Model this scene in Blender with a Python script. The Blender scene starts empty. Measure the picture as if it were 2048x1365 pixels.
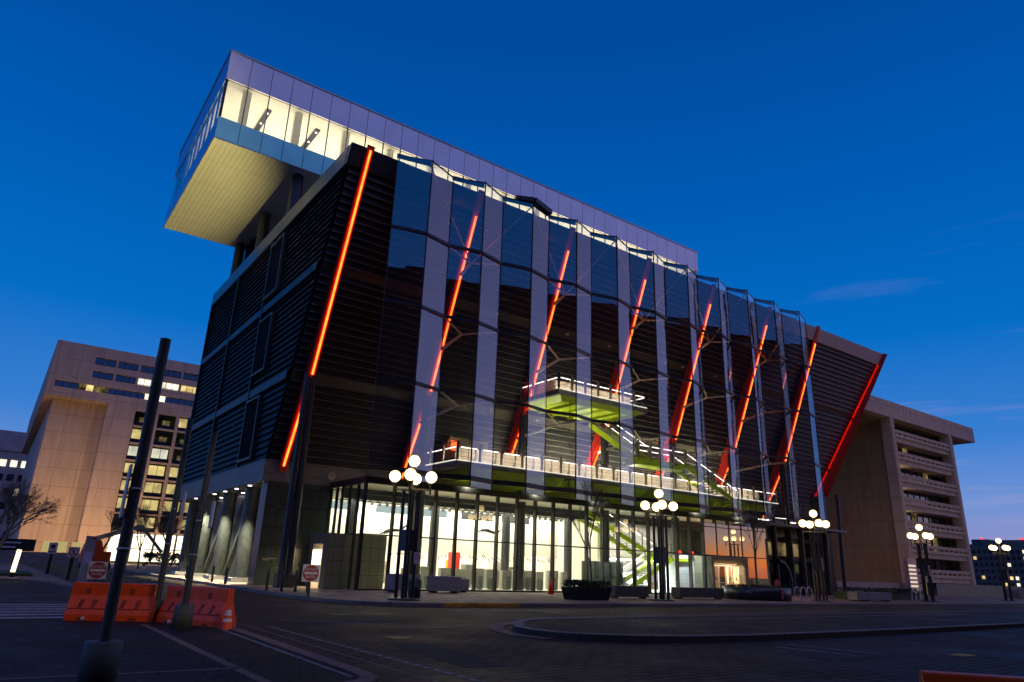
import bpy, math, random
from mathutils import Vector, Matrix, Quaternion
random.seed(7)
S = bpy.context.scene
COL = S.collection
PI = math.pi

# ------------------------------------------------------------------ mesh builder
def root_loc(p):
    v = Vector((0, 0, 0))
    while p is not None:
        v += p.location
        p = p.parent
    return v

class MB:
    def __init__(self):
        self.v = []; self.f = []; self.sm = []
    def face(self, *pts, sm=False):
        n = len(self.v); self.v += [tuple(p) for p in pts]
        self.f.append(tuple(range(n, n + len(pts)))); self.sm.append(sm); return self
    def _add(self, vs, fs, sm=False):
        n = len(self.v); self.v += [tuple(p) for p in vs]
        for f in fs:
            self.f.append(tuple(n + i for i in f)); self.sm.append(sm)
        return self
    def box(self, x0, x1, y0, y1, z0, z1):
        vs = [(x0,y0,z0),(x1,y0,z0),(x1,y1,z0),(x0,y1,z0),(x0,y0,z1),(x1,y0,z1),(x1,y1,z1),(x0,y1,z1)]
        return self._add(vs, [(3,2,1,0),(4,5,6,7),(0,1,5,4),(1,2,6,5),(2,3,7,6),(3,0,4,7)])
    def hexa(self, b, t):                                  # 4 bottom pts (ccw from above), 4 top pts
        return self._add(list(b) + list(t), [(3,2,1,0),(4,5,6,7),(0,1,5,4),(1,2,6,5),(2,3,7,6),(3,0,4,7)])
    def bar(self, p, q, w, h, up=(0, 0, 1)):                # rectangular bar from p to q
        p = Vector(p); q = Vector(q); d = (q - p).normalized(); u = Vector(up)
        s = d.cross(u)
        if s.length < 1e-4: s = d.cross(Vector((1, 0, 0)))
        s.normalize(); u = s.cross(d)
        a = s * (w / 2); b = u * (h / 2)
        vs = [p-a-b, p+a-b, p+a+b, p-a+b, q-a-b, q+a-b, q+a+b, q-a+b]
        return self._add(vs, [(0,1,2,3),(7,6,5,4),(0,4,5,1),(1,5,6,2),(2,6,7,3),(3,7,4,0)])
    def tube(self, p, q, r0, r1=None, n=10, cap=True, sm=True):
        r1 = r0 if r1 is None else r1
        p = Vector(p); q = Vector(q); d = (q - p).normalized()
        s = d.cross(Vector((0, 0, 1)))
        if s.length < 1e-4: s = Vector((1, 0, 0))
        s.normalize(); u = s.cross(d)
        vs = []
        for c, r in ((p, r0), (q, r1)):
            for i in range(n):
                a = 2 * PI * i / n
                vs.append(c + s * (math.cos(a) * r) + u * (math.sin(a) * r))
        self._add(vs, [(i, i + n, (i + 1) % n + n, (i + 1) % n) for i in range(n)], sm)
        if cap:
            self._add(vs[:n], [tuple(range(n))]); self._add(vs[n:], [tuple(reversed(range(n)))])
        return self
    def path(self, pts, r, n=8):
        for a, b in zip(pts[:-1], pts[1:]): self.tube(a, b, r, n=n, cap=True)
        return self
    def lathe(self, c, prof, n=20, sm=True):                # prof: (r,z) list
        vs = []
        for r, z in prof:
            for i in range(n):
                a = 2 * PI * i / n
                vs.append((c[0] + r * math.cos(a), c[1] + r * math.sin(a), c[2] + z))
        fs = []
        for k in range(len(prof) - 1):
            for i in range(n):
                j = (i + 1) % n
                fs.append((k*n+i, k*n+j, (k+1)*n+j, (k+1)*n+i))
        return self._add(vs, fs, sm)
    def sphere(self, c, r, n=20, m=12, sz=1.0):
        prof = [(max(1e-4, r * math.sin(PI * k / m)), -r * sz * math.cos(PI * k / m)) for k in range(m + 1)]
        return self.lathe(c, prof, n)
    def prism(self, poly, z0, z1):                          # poly ccw
        n = len(poly)
        vs = [(x, y, z0) for x, y in poly] + [(x, y, z1) for x, y in poly]
        return self._add(vs, [tuple(reversed(range(n))), tuple(range(n, 2*n))] + [(i, (i+1) % n, (i+1) % n + n, i + n) for i in range(n)])
    def extr(self, A, B, close=False, caps=False):          # strip between two point lists
        n = len(A); k = n if close else n - 1
        self._add(list(A) + list(B), [(i, (i+1) % n, (i+1) % n + n, i + n) for i in range(k)])
        if caps:
            self._add(A, [tuple(reversed(range(n)))]); self._add(B, [tuple(range(n))])
        return self
    def build(self, name, mat, parent=None, bevel=0):
        me = bpy.data.meshes.new(name)
        o = root_loc(parent) if parent is not None else Vector((0, 0, 0))
        me.from_pydata([(x - o.x, y - o.y, z - o.z) for x, y, z in self.v], [], self.f)
        me.polygons.foreach_set('use_smooth', self.sm)
        me.materials.append(mat); me.update()
        ob = bpy.data.objects.new(name, me); COL.objects.link(ob)
        if parent is not None: ob.parent = parent
        if bevel:
            b = ob.modifiers.new('bevel', 'BEVEL'); b.width = bevel; b.segments = 2; b.limit_method = 'ANGLE'
        return ob

def tag(o, label=None, cat=None, group=None, kind=None):
    if label: o['label'] = label
    if cat: o['category'] = cat
    if group: o['group'] = group
    if kind: o['kind'] = kind
    return o
def thing(name, label, cat, loc=(0, 0, 0), group=None):
    o = bpy.data.objects.new(name, None); COL.objects.link(o); o.location = loc
    o.empty_display_size = .3
    return tag(o, label, cat, group)
def children(o): return [c for c in bpy.data.objects if c.parent == o]
def copy_tree(o, parent=None):
    c = o.copy(); COL.objects.link(c)
    if parent is not None: c.parent = parent
    for ch in children(o): copy_tree(ch, c)
    return c
def dup(o, loc, rz=0, label=None):
    c = copy_tree(o); c.location = loc; c.rotation_euler = (0, 0, rz)
    if label: c['label'] = label
    return c

# ------------------------------------------------------------------ materials
def lin(*c):
    return tuple((x / 12.92 if x <= .04045 else ((x + .055) / 1.055) ** 2.4) for x in c) + (1,)
class NT:
    def __init__(s, name):
        s.m = bpy.data.materials.new(name); s.m.use_nodes = True
        s.t = s.m.node_tree; s.n = s.t.nodes
        s.b = s.n['Principled BSDF']; s.out = s.n['Material Output']
    def add(s, ty, **kw):
        n = s.n.new(ty)
        for k, v in kw.items():
            if k.startswith('i_'):
                n.inputs[k[2:].replace('_', ' ')].default_value = v
            else: setattr(n, k, v)
        return n
    def link(s, a, ao, b, bi): s.t.links.new(a.outputs[ao], b.inputs[bi])
def rgba(c): return tuple(c) + (1,) if len(c) == 3 else c
def plain(name, col, rough=.5, metal=0, var=.25, scale=3.0, bump=0.0, bscale=40, spec=.5, aniso=(1, 1, 1)):
    """principled surface with a slow noise mottling of its colour"""
    s = NT(name); b = s.b
    b.inputs['Roughness'].default_value = rough; b.inputs['Metallic'].default_value = metal
    b.inputs['Specular IOR Level'].default_value = spec
    g = s.add('ShaderNodeNewGeometry')
    mp = s.add('ShaderNodeMapping'); mp.inputs['Scale'].default_value = aniso
    s.link(g, 'Position', mp, 'Vector')
    n = s.add('ShaderNodeTexNoise'); n.inputs['Scale'].default_value = scale; n.inputs['Detail'].default_value = 6
    s.link(mp, 'Vector', n, 'Vector')
    r = s.add('ShaderNodeMapRange'); r.inputs['From Min'].default_value = .3; r.inputs['From Max'].default_value = .7
    r.inputs['To Min'].default_value = 1 - var; r.inputs['To Max'].default_value = 1 + var
    s.link(n, 'Fac', r, 'Value')
    m = s.add('ShaderNodeVectorMath', operation='SCALE'); m.inputs[0].default_value = col[:3]
    s.link(r, 'Result', m, 'Scale'); s.link(m, 'Vector', b, 'Base Color')
    if bump:
        n2 = s.add('ShaderNodeTexNoise'); n2.inputs['Scale'].default_value = bscale; n2.inputs['Detail'].default_value = 4
        s.link(g, 'Position', n2, 'Vector')
        bp = s.add('ShaderNodeBump'); bp.inputs['Strength'].default_value = bump; bp.inputs['Distance'].default_value = .03
        s.link(n2, 'Fac', bp, 'Height'); s.link(bp, 'Normal', b, 'Normal')
    return s.m
def panel(name, col, joint, w, h, axis='X', rough=.8, mortar=.015, var=.2, streak=.25, offs=0.0, metal=0, ox=0, oz=0, spec=.4):
    """wall of panels with thin joints, mottled and streaked; axis: horizontal axis of the wall, 'G' = ground"""
    s = NT(name); b = s.b
    b.inputs['Roughness'].default_value = rough; b.inputs['Metallic'].default_value = metal; b.inputs['Specular IOR Level'].default_value = spec
    g = s.add('ShaderNodeNewGeometry'); sp = s.add('ShaderNodeSeparateXYZ'); s.link(g, 'Position', sp, 'Vector')
    c = s.add('ShaderNodeCombineXYZ')
    if axis == 'G': s.link(sp, 'X', c, 'X'); s.link(sp, 'Y', c, 'Y')
    elif axis == 'H': s.link(sp, 'Y', c, 'X'); s.link(sp, 'X', c, 'Y')
    else: s.link(sp, axis, c, 'X'); s.link(sp, 'Z', c, 'Y')
    ad = s.add('ShaderNodeVectorMath', operation='ADD'); ad.inputs[1].default_value = (ox, oz, 0); s.link(c, 'Vector', ad, 0)
    br = s.add('ShaderNodeTexBrick'); br.offset = offs; br.inputs['Scale'].default_value = 1
    br.inputs['Brick Width'].default_value = w; br.inputs['Row Height'].default_value = h
    br.inputs['Mortar Size'].default_value = mortar; br.inputs['Mortar Smooth'].default_value = .1
    br.inputs['Color1'].default_value = rgba([x * (1 - var * .5) for x in col[:3]]); br.inputs['Color2'].default_value = rgba([x * (1 + var * .5) for x in col[:3]])
    br.inputs['Mortar'].default_value = rgba(joint); s.link(ad, 'Vector', br, 'Vector')
    n = s.add('ShaderNodeTexNoise'); n.inputs['Scale'].default_value = 1; n.inputs['Detail'].default_value = 8; n.inputs['Roughness'].default_value = .65
    mp = s.add('ShaderNodeMapping'); mp.inputs['Scale'].default_value = (1.3, .16, 1) if axis in 'XY' else (.5, .5, 1)
    s.link(c, 'Vector', mp, 'Vector'); s.link(mp, 'Vector', n, 'Vector')
    r = s.add('ShaderNodeMapRange'); r.inputs['From Min'].default_value = .3; r.inputs['From Max'].default_value = .7
    r.inputs['To Min'].default_value = 1 - streak; r.inputs['To Max'].default_value = 1 + streak
    s.link(n, 'Fac', r, 'Value')
    m = s.add('ShaderNodeVectorMath', operation='SCALE'); s.link(br, 'Color', m, 0); s.link(r, 'Result', m, 'Scale'); s.link(m, 'Vector', b, 'Base Color')
    n2 = s.add('ShaderNodeTexNoise'); n2.inputs['Scale'].default_value = 14; n2.inputs['Detail'].default_value = 5; s.link(g, 'Position', n2, 'Vector')
    mx = s.add('ShaderNodeMath', operation='MULTIPLY_ADD'); mx.inputs[1].default_value = -.8; s.link(br, 'Fac', mx, 0); s.link(n2, 'Fac', mx, 2)
    bp = s.add('ShaderNodeBump'); bp.inputs['Strength'].default_value = .35; bp.inputs['Distance'].default_value = .02
    s.link(mx, 'Value', bp, 'Height'); s.link(bp, 'Normal', b, 'Normal')
    return s.m
def emit(name, col, st, vary=0, scale=1.0):
    s = NT(name); s.n.remove(s.b)
    e = s.add('ShaderNodeEmission'); e.inputs['Color'].default_value = rgba(col); e.inputs['Strength'].default_value = st
    if vary:
        g = s.add('ShaderNodeNewGeometry'); n = s.add('ShaderNodeTexNoise'); n.inputs['Scale'].default_value = scale; n.inputs['Detail'].default_value = 3
        s.link(g, 'Position', n, 'Vector')
        r = s.add('ShaderNodeMapRange'); r.inputs['From Min'].default_value = .35; r.inputs['From Max'].default_value = .65
        r.inputs['To Min'].default_value = st * (1 - vary); r.inputs['To Max'].default_value = st * (1 + vary * .4)
        s.link(n, 'Fac', r, 'Value'); s.link(r, 'Result', e, 'Strength')
    s.link(e, 'Emission', s.out, 'Surface'); return s.m
def glass(name, ior=2.0, tint=(1, 1, 1), rough=0.0, refl=(1, 1, 1), wave=0.0, dirt=0.0):
    """thin sheet: Fresnel reflection over clear transmission"""
    s = NT(name); s.n.remove(s.b)
    f = s.add('ShaderNodeFresnel'); f.inputs['IOR'].default_value = ior
    t = s.add('ShaderNodeBsdfTransparent'); t.inputs['Color'].default_value = rgba(tint)
    g = s.add('ShaderNodeBsdfGlossy'); g.inputs['Color'].default_value = rgba(refl); g.inputs['Roughness'].default_value = rough
    if wave:
        ge = s.add('ShaderNodeNewGeometry'); n = s.add('ShaderNodeTexNoise'); n.inputs['Scale'].default_value = .45; n.inputs['Detail'].default_value = 1
        s.link(ge, 'Position', n, 'Vector')
        bp = s.add('ShaderNodeBump'); bp.inputs['Strength'].default_value = wave; bp.inputs['Distance'].default_value = .05
        s.link(n, 'Fac', bp, 'Height'); s.link(bp, 'Normal', g, 'Normal')
    m = s.add('ShaderNodeMixShader'); s.link(f, 'Fac', m, 'Fac'); s.link(t, 'BSDF', m, 1); s.link(g, 'BSDF', m, 2)
    last = m
    if dirt:
        d = s.add('ShaderNodeBsdfDiffuse'); d.inputs['Color'].default_value = (.5, .5, .55, 1)
        m2 = s.add('ShaderNodeMixShader'); m2.inputs['Fac'].default_value = dirt
        s.link(m, 'Shader', m2, 1); s.link(d, 'BSDF', m2, 2); last = m2
    s.link(last, 'Shader', s.out, 'Surface'); return s.m

black_metal = plain('black painted metal', (.012, .013, .014), .4, 0, .2)
slot_m = plain('unlit slot glazing', (.004, .005, .007), .85, 0, .2, spec=.08)
dark_steel = plain('dark grey steel', (.05, .055, .06), .4, .3, .2)
grey_steel = plain('brushed light steel', (.45, .44, .42), .35, .8, .1)
louvre_m = plain('charcoal louvre metal', (.020, .022, .024), .55, .2, .3, 1.2)
lip_m = plain('lightened louvre lip', (.17, .165, .15), .45, .3, .15, 1.2)  # paler than the blades: their lit lower edge put into the colour
band_m = plain('bronze spandrel metal', (.10, .095, .07), .5, .3, .15)
fascia_x = panel('grey green fascia panel', (.20, .215, .19), (.03, .03, .03), 1.5, .72, 'X', .5, .012, .1, .06, metal=.2, oz=.1)
fascia_y = panel('grey green fascia panel along the side', (.20, .215, .19), (.03, .03, .03), 2.6, .72, 'Y', .5, .012, .1, .06, metal=.2, oz=.1)
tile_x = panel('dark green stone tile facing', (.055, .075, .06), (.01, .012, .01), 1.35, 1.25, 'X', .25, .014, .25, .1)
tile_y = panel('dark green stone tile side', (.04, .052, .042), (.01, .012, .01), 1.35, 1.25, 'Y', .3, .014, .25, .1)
portal_x = panel('bronze portal tile', (.20, .20, .14), (.015, .015, .012), .62, .82, 'X', .3, .012, .2, .08, oz=-.15)
portal_y = panel('bronze portal tile on the side', (.20, .20, .14), (.015, .015, .012), .62, .82, 'Y', .3, .012, .2, .08, oz=-.15)
soffit_m = panel('pale soffit metal planks', (.78, .76, .62), (.25, .24, .2), 4.2, .38, 'H', .55, .012, .06, .05)
ceil_plank = panel('perforated ceiling planks', (.72, .70, .58), (.25, .24, .2), 2.2, .3, 'G', .6, .02, .12, .05)
roof_m = plain('roof membrane', (.25, .25, .25), .8)
red_m = plain('red painted steel fin', (.62, .035, .02), .38, 0, .12, 2)
led_core = emit('hot orange light tube', (1, .15, .018), 4.6, .3, 1.5)
led_glow = emit('red light trough', (1, .010, .004), .75, .3, 3)
metal_up = plain('satin aluminium upper panel', (.92, .88, .90), .5, .6, .06, .6)
metal_low = plain('blue grey glazed spandrel panel', (.42, .86, .66), .3, .85, .08, .6)
metal_end = plain('aluminium end panel', (.30, .44, .62), .3, .8, .06, .6)
white_wall = plain('cream painted wall', (.80, .77, .66), .7, 0, .03)
white_box = panel('white laminate panel', (.80, .84, .84), (.2, .22, .22), 1.9, .78, 'X', .35, .01, .03, .02, oz=-.15)
lime_m = plain('lime green painted steel', (.52, .68, .014), .45, 0, .12)
grating = plain('grey stair grating', (.28, .28, .27), .5, .5, .3, 9)
walk_wall = plain('pale walkway panel', (.62, .56, .47), .6, 0, .12, 2)
led_white = emit('white handrail light', (1, .84, .76), 3.2)
veil_glass = glass('coated veil glass', 2.7, (.90, .93, .95), 0, (.86, .95, 1), .03)
lobby_glass = glass('lobby glass', 1.75, (.90, .94, .90), 0, (1, 1, 1), .0)
coat_glass = glass('coated lobby glass', 3.0, (.7, .75, .72))
house_glass = glass('window glass', 1.7, (.6, .65, .65))
mirror_glass = plain('dark reflective window glass', (.10, .13, .16), .06, .85, .1)
conc_left = panel('warm brown precast concrete', (.50, .37, .28), (.22, .15, .11), 3.4, 3.1, 'X', .85, .03, .08, .14)
conc_left_y = panel('warm brown precast concrete side', (.56, .37, .30), (.22, .15, .11), 3.4, 3.1, 'Y', .85, .03, .08, .14)
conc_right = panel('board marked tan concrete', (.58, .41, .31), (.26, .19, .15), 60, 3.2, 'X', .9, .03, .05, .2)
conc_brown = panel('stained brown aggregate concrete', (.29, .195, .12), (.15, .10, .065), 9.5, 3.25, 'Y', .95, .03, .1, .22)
dark_room = plain('dim office interior', (.05, .045, .035), .9, 0, .5, .6)
lit_warm = emit('lit office window warm', (1, .72, .28), 1.25, .5, .55)
lit_white = emit('lit office window white', (1, .90, .70), 1.35, .35, .5)
lit_dim = emit('dimly lit office window', (.75, .55, .22), .25, .9, .7)
store_glow = emit('bright storefront light', (1, .86, .58), 3.2, .35, .4)
globe_m = emit('glowing opal globe', (1, .70, .30), 2.5)
def _globe():
    t = globe_m.node_tree; e = [n for n in t.nodes if n.type == 'EMISSION'][0]
    tc_ = t.nodes.new('ShaderNodeTexCoord'); sp = t.nodes.new('ShaderNodeSeparateXYZ'); t.links.new(tc_.outputs['Generated'], sp.inputs[0])
    m = t.nodes.new('ShaderNodeMapRange'); m.inputs['From Min'].default_value = .1; m.inputs['From Max'].default_value = 1; m.inputs['To Min'].default_value = 8; m.inputs['To Max'].default_value = 2.2
    t.links.new(sp.outputs['Z'], m.inputs['Value']); t.links.new(m.outputs['Result'], e.inputs['Strength'])
_globe()
downlight_m = emit('downlight lens', (.95, .86, 1), 6)
red_lamp = emit('red signal lamp', (1, .03, .01), 3)
orange_pl = plain('orange plastic', (.90, .082, .005), .45, 0, .15, 5)
orange_dk = plain('deep orange plastic', (.34, .035, .01), .6, 0, .3, 7)
pole_green = plain('grey green painted pole', (.055, .065, .052), .5, 0, .2, 4)
base_conc = plain('grey green footing paint', (.10, .115, .095), .75, 0, .25, 5)
sign_white = plain('white sign sheet', (.72, .66, .64), .45, 0, .06)
sign_red = plain('red sign paint', (.40, .02, .025), .45, 0, .08)
sign_black = plain('black sign paint', (.02, .015, .018), .5)
kerb_m = panel('granite kerb', (.22, .18, .155), (.05, .04, .035), 2.4, 2.4, 'G', .8, .012, .2, .2)
kerb_yellow = plain('worn yellow kerb paint', (.62, .30, .02), .7, 0, .45, 2.5)
bark = plain('bark', (.10, .075, .055), .9, 0, .3, 8)
bark_pale = plain('pale bark', (.24, .19, .14), .9, 0, .3, 8)
hedge_m = plain('dark hedge leaves', (.03, .05, .015), .7, 0, .5, 6)
stone_m = plain('grey bench stone', (.26, .25, .24), .8, 0, .2, 5)
planter_m = plain('charcoal planter metal', (.05, .055, .06), .28, .6, .15)
black_tarp = plain('black planter wrap', (.006, .006, .006), .9)
kiosk_m = plain('grey kiosk laminate', (.50, .52, .45), .5, 0, .06)
kiosk_dark = plain('slate kiosk side', (.20, .24, .23), .5, 0, .06)
car_white = plain('white car paint', (.75, .78, .76), .2, 0, .02)
tyre_m = plain('tyre rubber', (.015, .015, .015), .8)
skin_dark = plain('dark suited mannequin', (.02, .02, .02), .6)
pink_granite = plain('pink granite band', (.19, .10, .075), .75, 0, .3, 9)
line_paint = plain('worn white road paint', (.34, .29, .30), .8, 0, .5, 5)
line_light = plain('pale stone sett', (.20, .19, .175), .8, 0, .4, 5)
bush_m = plain('grass verge', (.03, .045, .015), .9, 0, .4, 5)
tin_blue = plain('blue white banner', (.45, .45, .62), .6)

def brick_ground(name, col, joint, w, h, rough, rz=0, mortar=.012):
    s = NT(name); b = s.b; b.inputs['Roughness'].default_value = rough; b.inputs['Specular IOR Level'].default_value = .22
    g = s.add('ShaderNodeNewGeometry'); mp = s.add('ShaderNodeMapping'); mp.inputs['Rotation'].default_value = (0, 0, rz)
    s.link(g, 'Position', mp, 'Vector')
    br = s.add('ShaderNodeTexBrick'); br.inputs['Scale'].default_value = 1; br.inputs['Brick Width'].default_value = w; br.inputs['Row Height'].default_value = h
    br.inputs['Mortar Size'].default_value = mortar; br.inputs['Mortar Smooth'].default_value = .2
    br.inputs['Color1'].default_value = rgba([x * .7 for x in col]); br.inputs['Color2'].default_value = rgba([x * 1.25 for x in col]); br.inputs['Mortar'].default_value = rgba(joint)
    s.link(mp, 'Vector', br, 'Vector')
    n = s.add('ShaderNodeTexNoise'); n.inputs['Scale'].default_value = .35; n.inputs['Detail'].default_value = 9; n.inputs['Roughness'].default_value = .7
    s.link(g, 'Position', n, 'Vector')
    r = s.add('ShaderNodeMapRange'); r.inputs['From Min'].default_value = .3; r.inputs['From Max'].default_value = .7; r.inputs['To Min'].default_value = .45; r.inputs['To Max'].default_value = 1.5
    s.link(n, 'Fac', r, 'Value')
    m = s.add('ShaderNodeVectorMath', operation='SCALE'); s.link(br, 'Color', m, 0); s.link(r, 'Result', m, 'Scale'); s.link(m, 'Vector', b, 'Base Color')
    n2 = s.add('ShaderNodeTexNoise'); n2.inputs['Scale'].default_value = 30; n2.inputs['Detail'].default_value = 3; s.link(g, 'Position', n2, 'Vector')
    mx = s.add('ShaderNodeMath', operation='MULTIPLY_ADD'); mx.inputs[1].default_value = -1.2; s.link(br, 'Fac', mx, 0); s.link(n2, 'Fac', mx, 2)
    bp = s.add('ShaderNodeBump'); bp.inputs['Strength'].default_value = .6; bp.inputs['Distance'].default_value = .02
    s.link(mx, 'Value', bp, 'Height'); s.link(bp, 'Normal', b, 'Normal')
    r2 = s.add('ShaderNodeMapRange'); r2.inputs['From Min'].default_value = .35; r2.inputs['From Max'].default_value = .65; r2.inputs['To Min'].default_value = rough - .2; r2.inputs['To Max'].default_value = rough + .15
    s.link(n, 'Fac', r2, 'Value'); s.link(r2, 'Result', b, 'Roughness')
    return s.m
road_m = brick_ground('dark road pavers', (.066, .040, .022), (.006, .0042, .0025), .56, .28, .72, 0, .034)
walk_m = brick_ground('pavement pavers', (.27, .19, .14), (.05, .04, .03), .6, .6, .7)
island_m = brick_ground('island pavers', (.055, .038, .025), (.012, .009, .006), .5, .25, .72, 0, .03)
grey_m = brick_ground('plaza pavers', (.045, .030, .021), (.008, .006, .005), .4, .2, .75, .35, .026)

# ------------------------------------------------------------------ camera (solved from the photograph's vanishing points)
YAW, PITCH, ROLL, F = math.radians(54.245), math.radians(18.301), math.radians(2.0588), 1373.16
f = Vector((math.cos(YAW)*math.cos(PITCH), math.sin(YAW)*math.cos(PITCH), math.sin(PITCH)))
r = Vector((math.sin(YAW), -math.cos(YAW), 0)); u = r.cross(f)
rr = r * math.cos(ROLL) + u * math.sin(ROLL); uu = -r * math.sin(ROLL) + u * math.cos(ROLL)
cam = bpy.data.cameras.new('camera'); camo = bpy.data.objects.new('camera', cam); COL.objects.link(camo)
cam.sensor_width = 36; cam.lens = F / 2048 * 36; cam.clip_end = 3000; cam.clip_start = .05
camo.matrix_world = Matrix(((rr.x, uu.x, -f.x, 0), (rr.y, uu.y, -f.y, 0), (rr.z, uu.z, -f.z, 1.7), (0, 0, 0, 1)))
S.camera = camo

# ------------------------------------------------------------------ dusk sky
W = bpy.data.worlds.new('World'); S.world = W; W.use_nodes = True
wt = W.node_tree; wn = wt.nodes; wl = wt.links; wn.clear()
tc = wn.new('ShaderNodeTexCoord'); nm = wn.new('ShaderNodeVectorMath'); nm.operation = 'NORMALIZE'; wl.new(tc.outputs['Generated'], nm.inputs[0])
sx = wn.new('ShaderNodeSeparateXYZ'); wl.new(nm.outputs['Vector'], sx.inputs[0])
def ramp(stops):
    n = wn.new('ShaderNodeValToRGB'); e = n.color_ramp.elements
    while len(e) > 1: e.remove(e[-1])
    e[0].position = stops[0][0]; e[0].color = rgba(stops[0][1])
    for p, c in stops[1:]:
        k = e.new(p); k.color = rgba(c)
    wl.new(sx.outputs['Z'], n.inputs['Fac']); return n
front = ramp([(0, (.31, .27, .50)), (.04, (.27, .28, .57)), (.09, (.16, .29, .66)), (.17, (.040, .21, .64)), (.30, (.001, .152, .56)), (.48, (.0, .104, .45)), (.66, (.0, .070, .345)), (1, (.0, .048, .26))])
back = ramp([(0, (1.6, .25, .03)), (.014, (2.2, .50, .06)), (.03, (1.7, .62, .22)), (.05, (1.1, .66, .56)), (.085, (.52, .46, .66)), (.15, (.34, .35, .72)), (.32, (.29, .30, .70)), (.55, (.20, .22, .58)), (.75, (.05, .12, .42)), (1, (.0, .05, .28))])
ah = wn.new('ShaderNodeVectorMath'); ah.operation = 'DOT_PRODUCT'; az = Vector((.90, -.44, 0)).normalized(); ah.inputs[1].default_value = az
cz = wn.new('ShaderNodeCombineXYZ'); wl.new(sx.outputs['X'], cz.inputs['X']); wl.new(sx.outputs['Y'], cz.inputs['Y'])
nh = wn.new('ShaderNodeVectorMath'); nh.operation = 'NORMALIZE'; wl.new(cz.outputs[0], nh.inputs[0]); wl.new(nh.outputs['Vector'], ah.inputs[0])
mr = wn.new('ShaderNodeMapRange'); mr.interpolation_type = 'SMOOTHSTEP'; mr.inputs['From Min'].default_value = .865; mr.inputs['From Max'].default_value = .975
wl.new(ah.outputs['Value'], mr.inputs['Value'])
mix = wn.new('ShaderNodeMix'); mix.data_type = 'RGBA'; wl.new(mr.outputs['Result'], mix.inputs['Factor']); wl.new(front.outputs['Color'], mix.inputs[6]); wl.new(back.outputs['Color'], mix.inputs[7])
lav = ramp([(0, (.10, .16, .5)), (.53, (.004, .12, .47)), (.66, (.26, .21, .50)), (.85, (.36, .27, .50)), (1, (.0, .05, .28))])
ms = wn.new('ShaderNodeMapRange'); ms.interpolation_type = 'SMOOTHSTEP'; ms.inputs['From Min'].default_value = .1; ms.inputs['From Max'].default_value = -.6
sh = wn.new('ShaderNodeSeparateXYZ'); wl.new(nh.outputs['Vector'], sh.inputs[0]); wl.new(sh.outputs['Y'], ms.inputs['Value'])
mxl = wn.new('ShaderNodeMix'); mxl.data_type = 'RGBA'; wl.new(ms.outputs['Result'], mxl.inputs['Factor']); wl.new(front.outputs['Color'], mxl.inputs[6]); wl.new(lav.outputs['Color'], mxl.inputs[7]); wl.new(mxl.outputs[2], mix.inputs[6])
# thin cirrus streaks low in the sky
mp = wn.new('ShaderNodeMapping'); mp.inputs['Scale'].default_value = (1.5, 1.5, 22); mp.inputs['Rotation'].default_value = (.05, .06, 0); wl.new(nm.outputs['Vector'], mp.inputs['Vector'])
cn = wn.new('ShaderNodeTexNoise'); cn.inputs['Scale'].default_value = 2.2; cn.inputs['Detail'].default_value = 7; cn.inputs['Roughness'].default_value = .55; wl.new(mp.outputs['Vector'], cn.inputs['Vector'])
cr = wn.new('ShaderNodeMapRange'); cr.inputs['From Min'].default_value = .56; cr.inputs['From Max'].default_value = .78; wl.new(cn.outputs['Fac'], cr.inputs['Value'])
ce = wn.new('ShaderNodeMapRange'); ce.inputs['From Min'].default_value = .42; ce.inputs['From Max'].default_value = .08; wl.new(sx.outputs['Z'], ce.inputs['Value'])
cm = wn.new('ShaderNodeMath'); cm.operation = 'MULTIPLY'; wl.new(cr.outputs['Result'], cm.inputs[0]); wl.new(ce.outputs['Result'], cm.inputs[1])
cm2 = wn.new('ShaderNodeMath'); cm2.operation = 'MULTIPLY'; cm2.inputs[1].default_value = .55; cx = wn.new('ShaderNodeMapRange'); cx.inputs['From Min'].default_value = .5; cx.inputs['From Max'].default_value = .85; wl.new(sh.outputs['X'], cx.inputs['Value'])
cm3 = wn.new('ShaderNodeMath'); cm3.operation = 'MULTIPLY'; wl.new(cm.outputs[0], cm3.inputs[0]); wl.new(cx.outputs['Result'], cm3.inputs[1]); wl.new(cm3.outputs[0], cm2.inputs[0])
mix2 = wn.new('ShaderNodeMix'); mix2.data_type = 'RGBA'; wl.new(cm2.outputs[0], mix2.inputs['Factor']); wl.new(mix.outputs[2], mix2.inputs[6]); mix2.inputs[7].default_value = (.42, .36, .62, 1)
bg = wn.new('ShaderNodeBackground'); bg.inputs['Strength'].default_value = 1.0; wl.new(mix2.outputs[2], bg.inputs['Color'])
wo = wn.new('ShaderNodeOutputWorld'); wl.new(bg.outputs[0], wo.inputs['Surface'])

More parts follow.
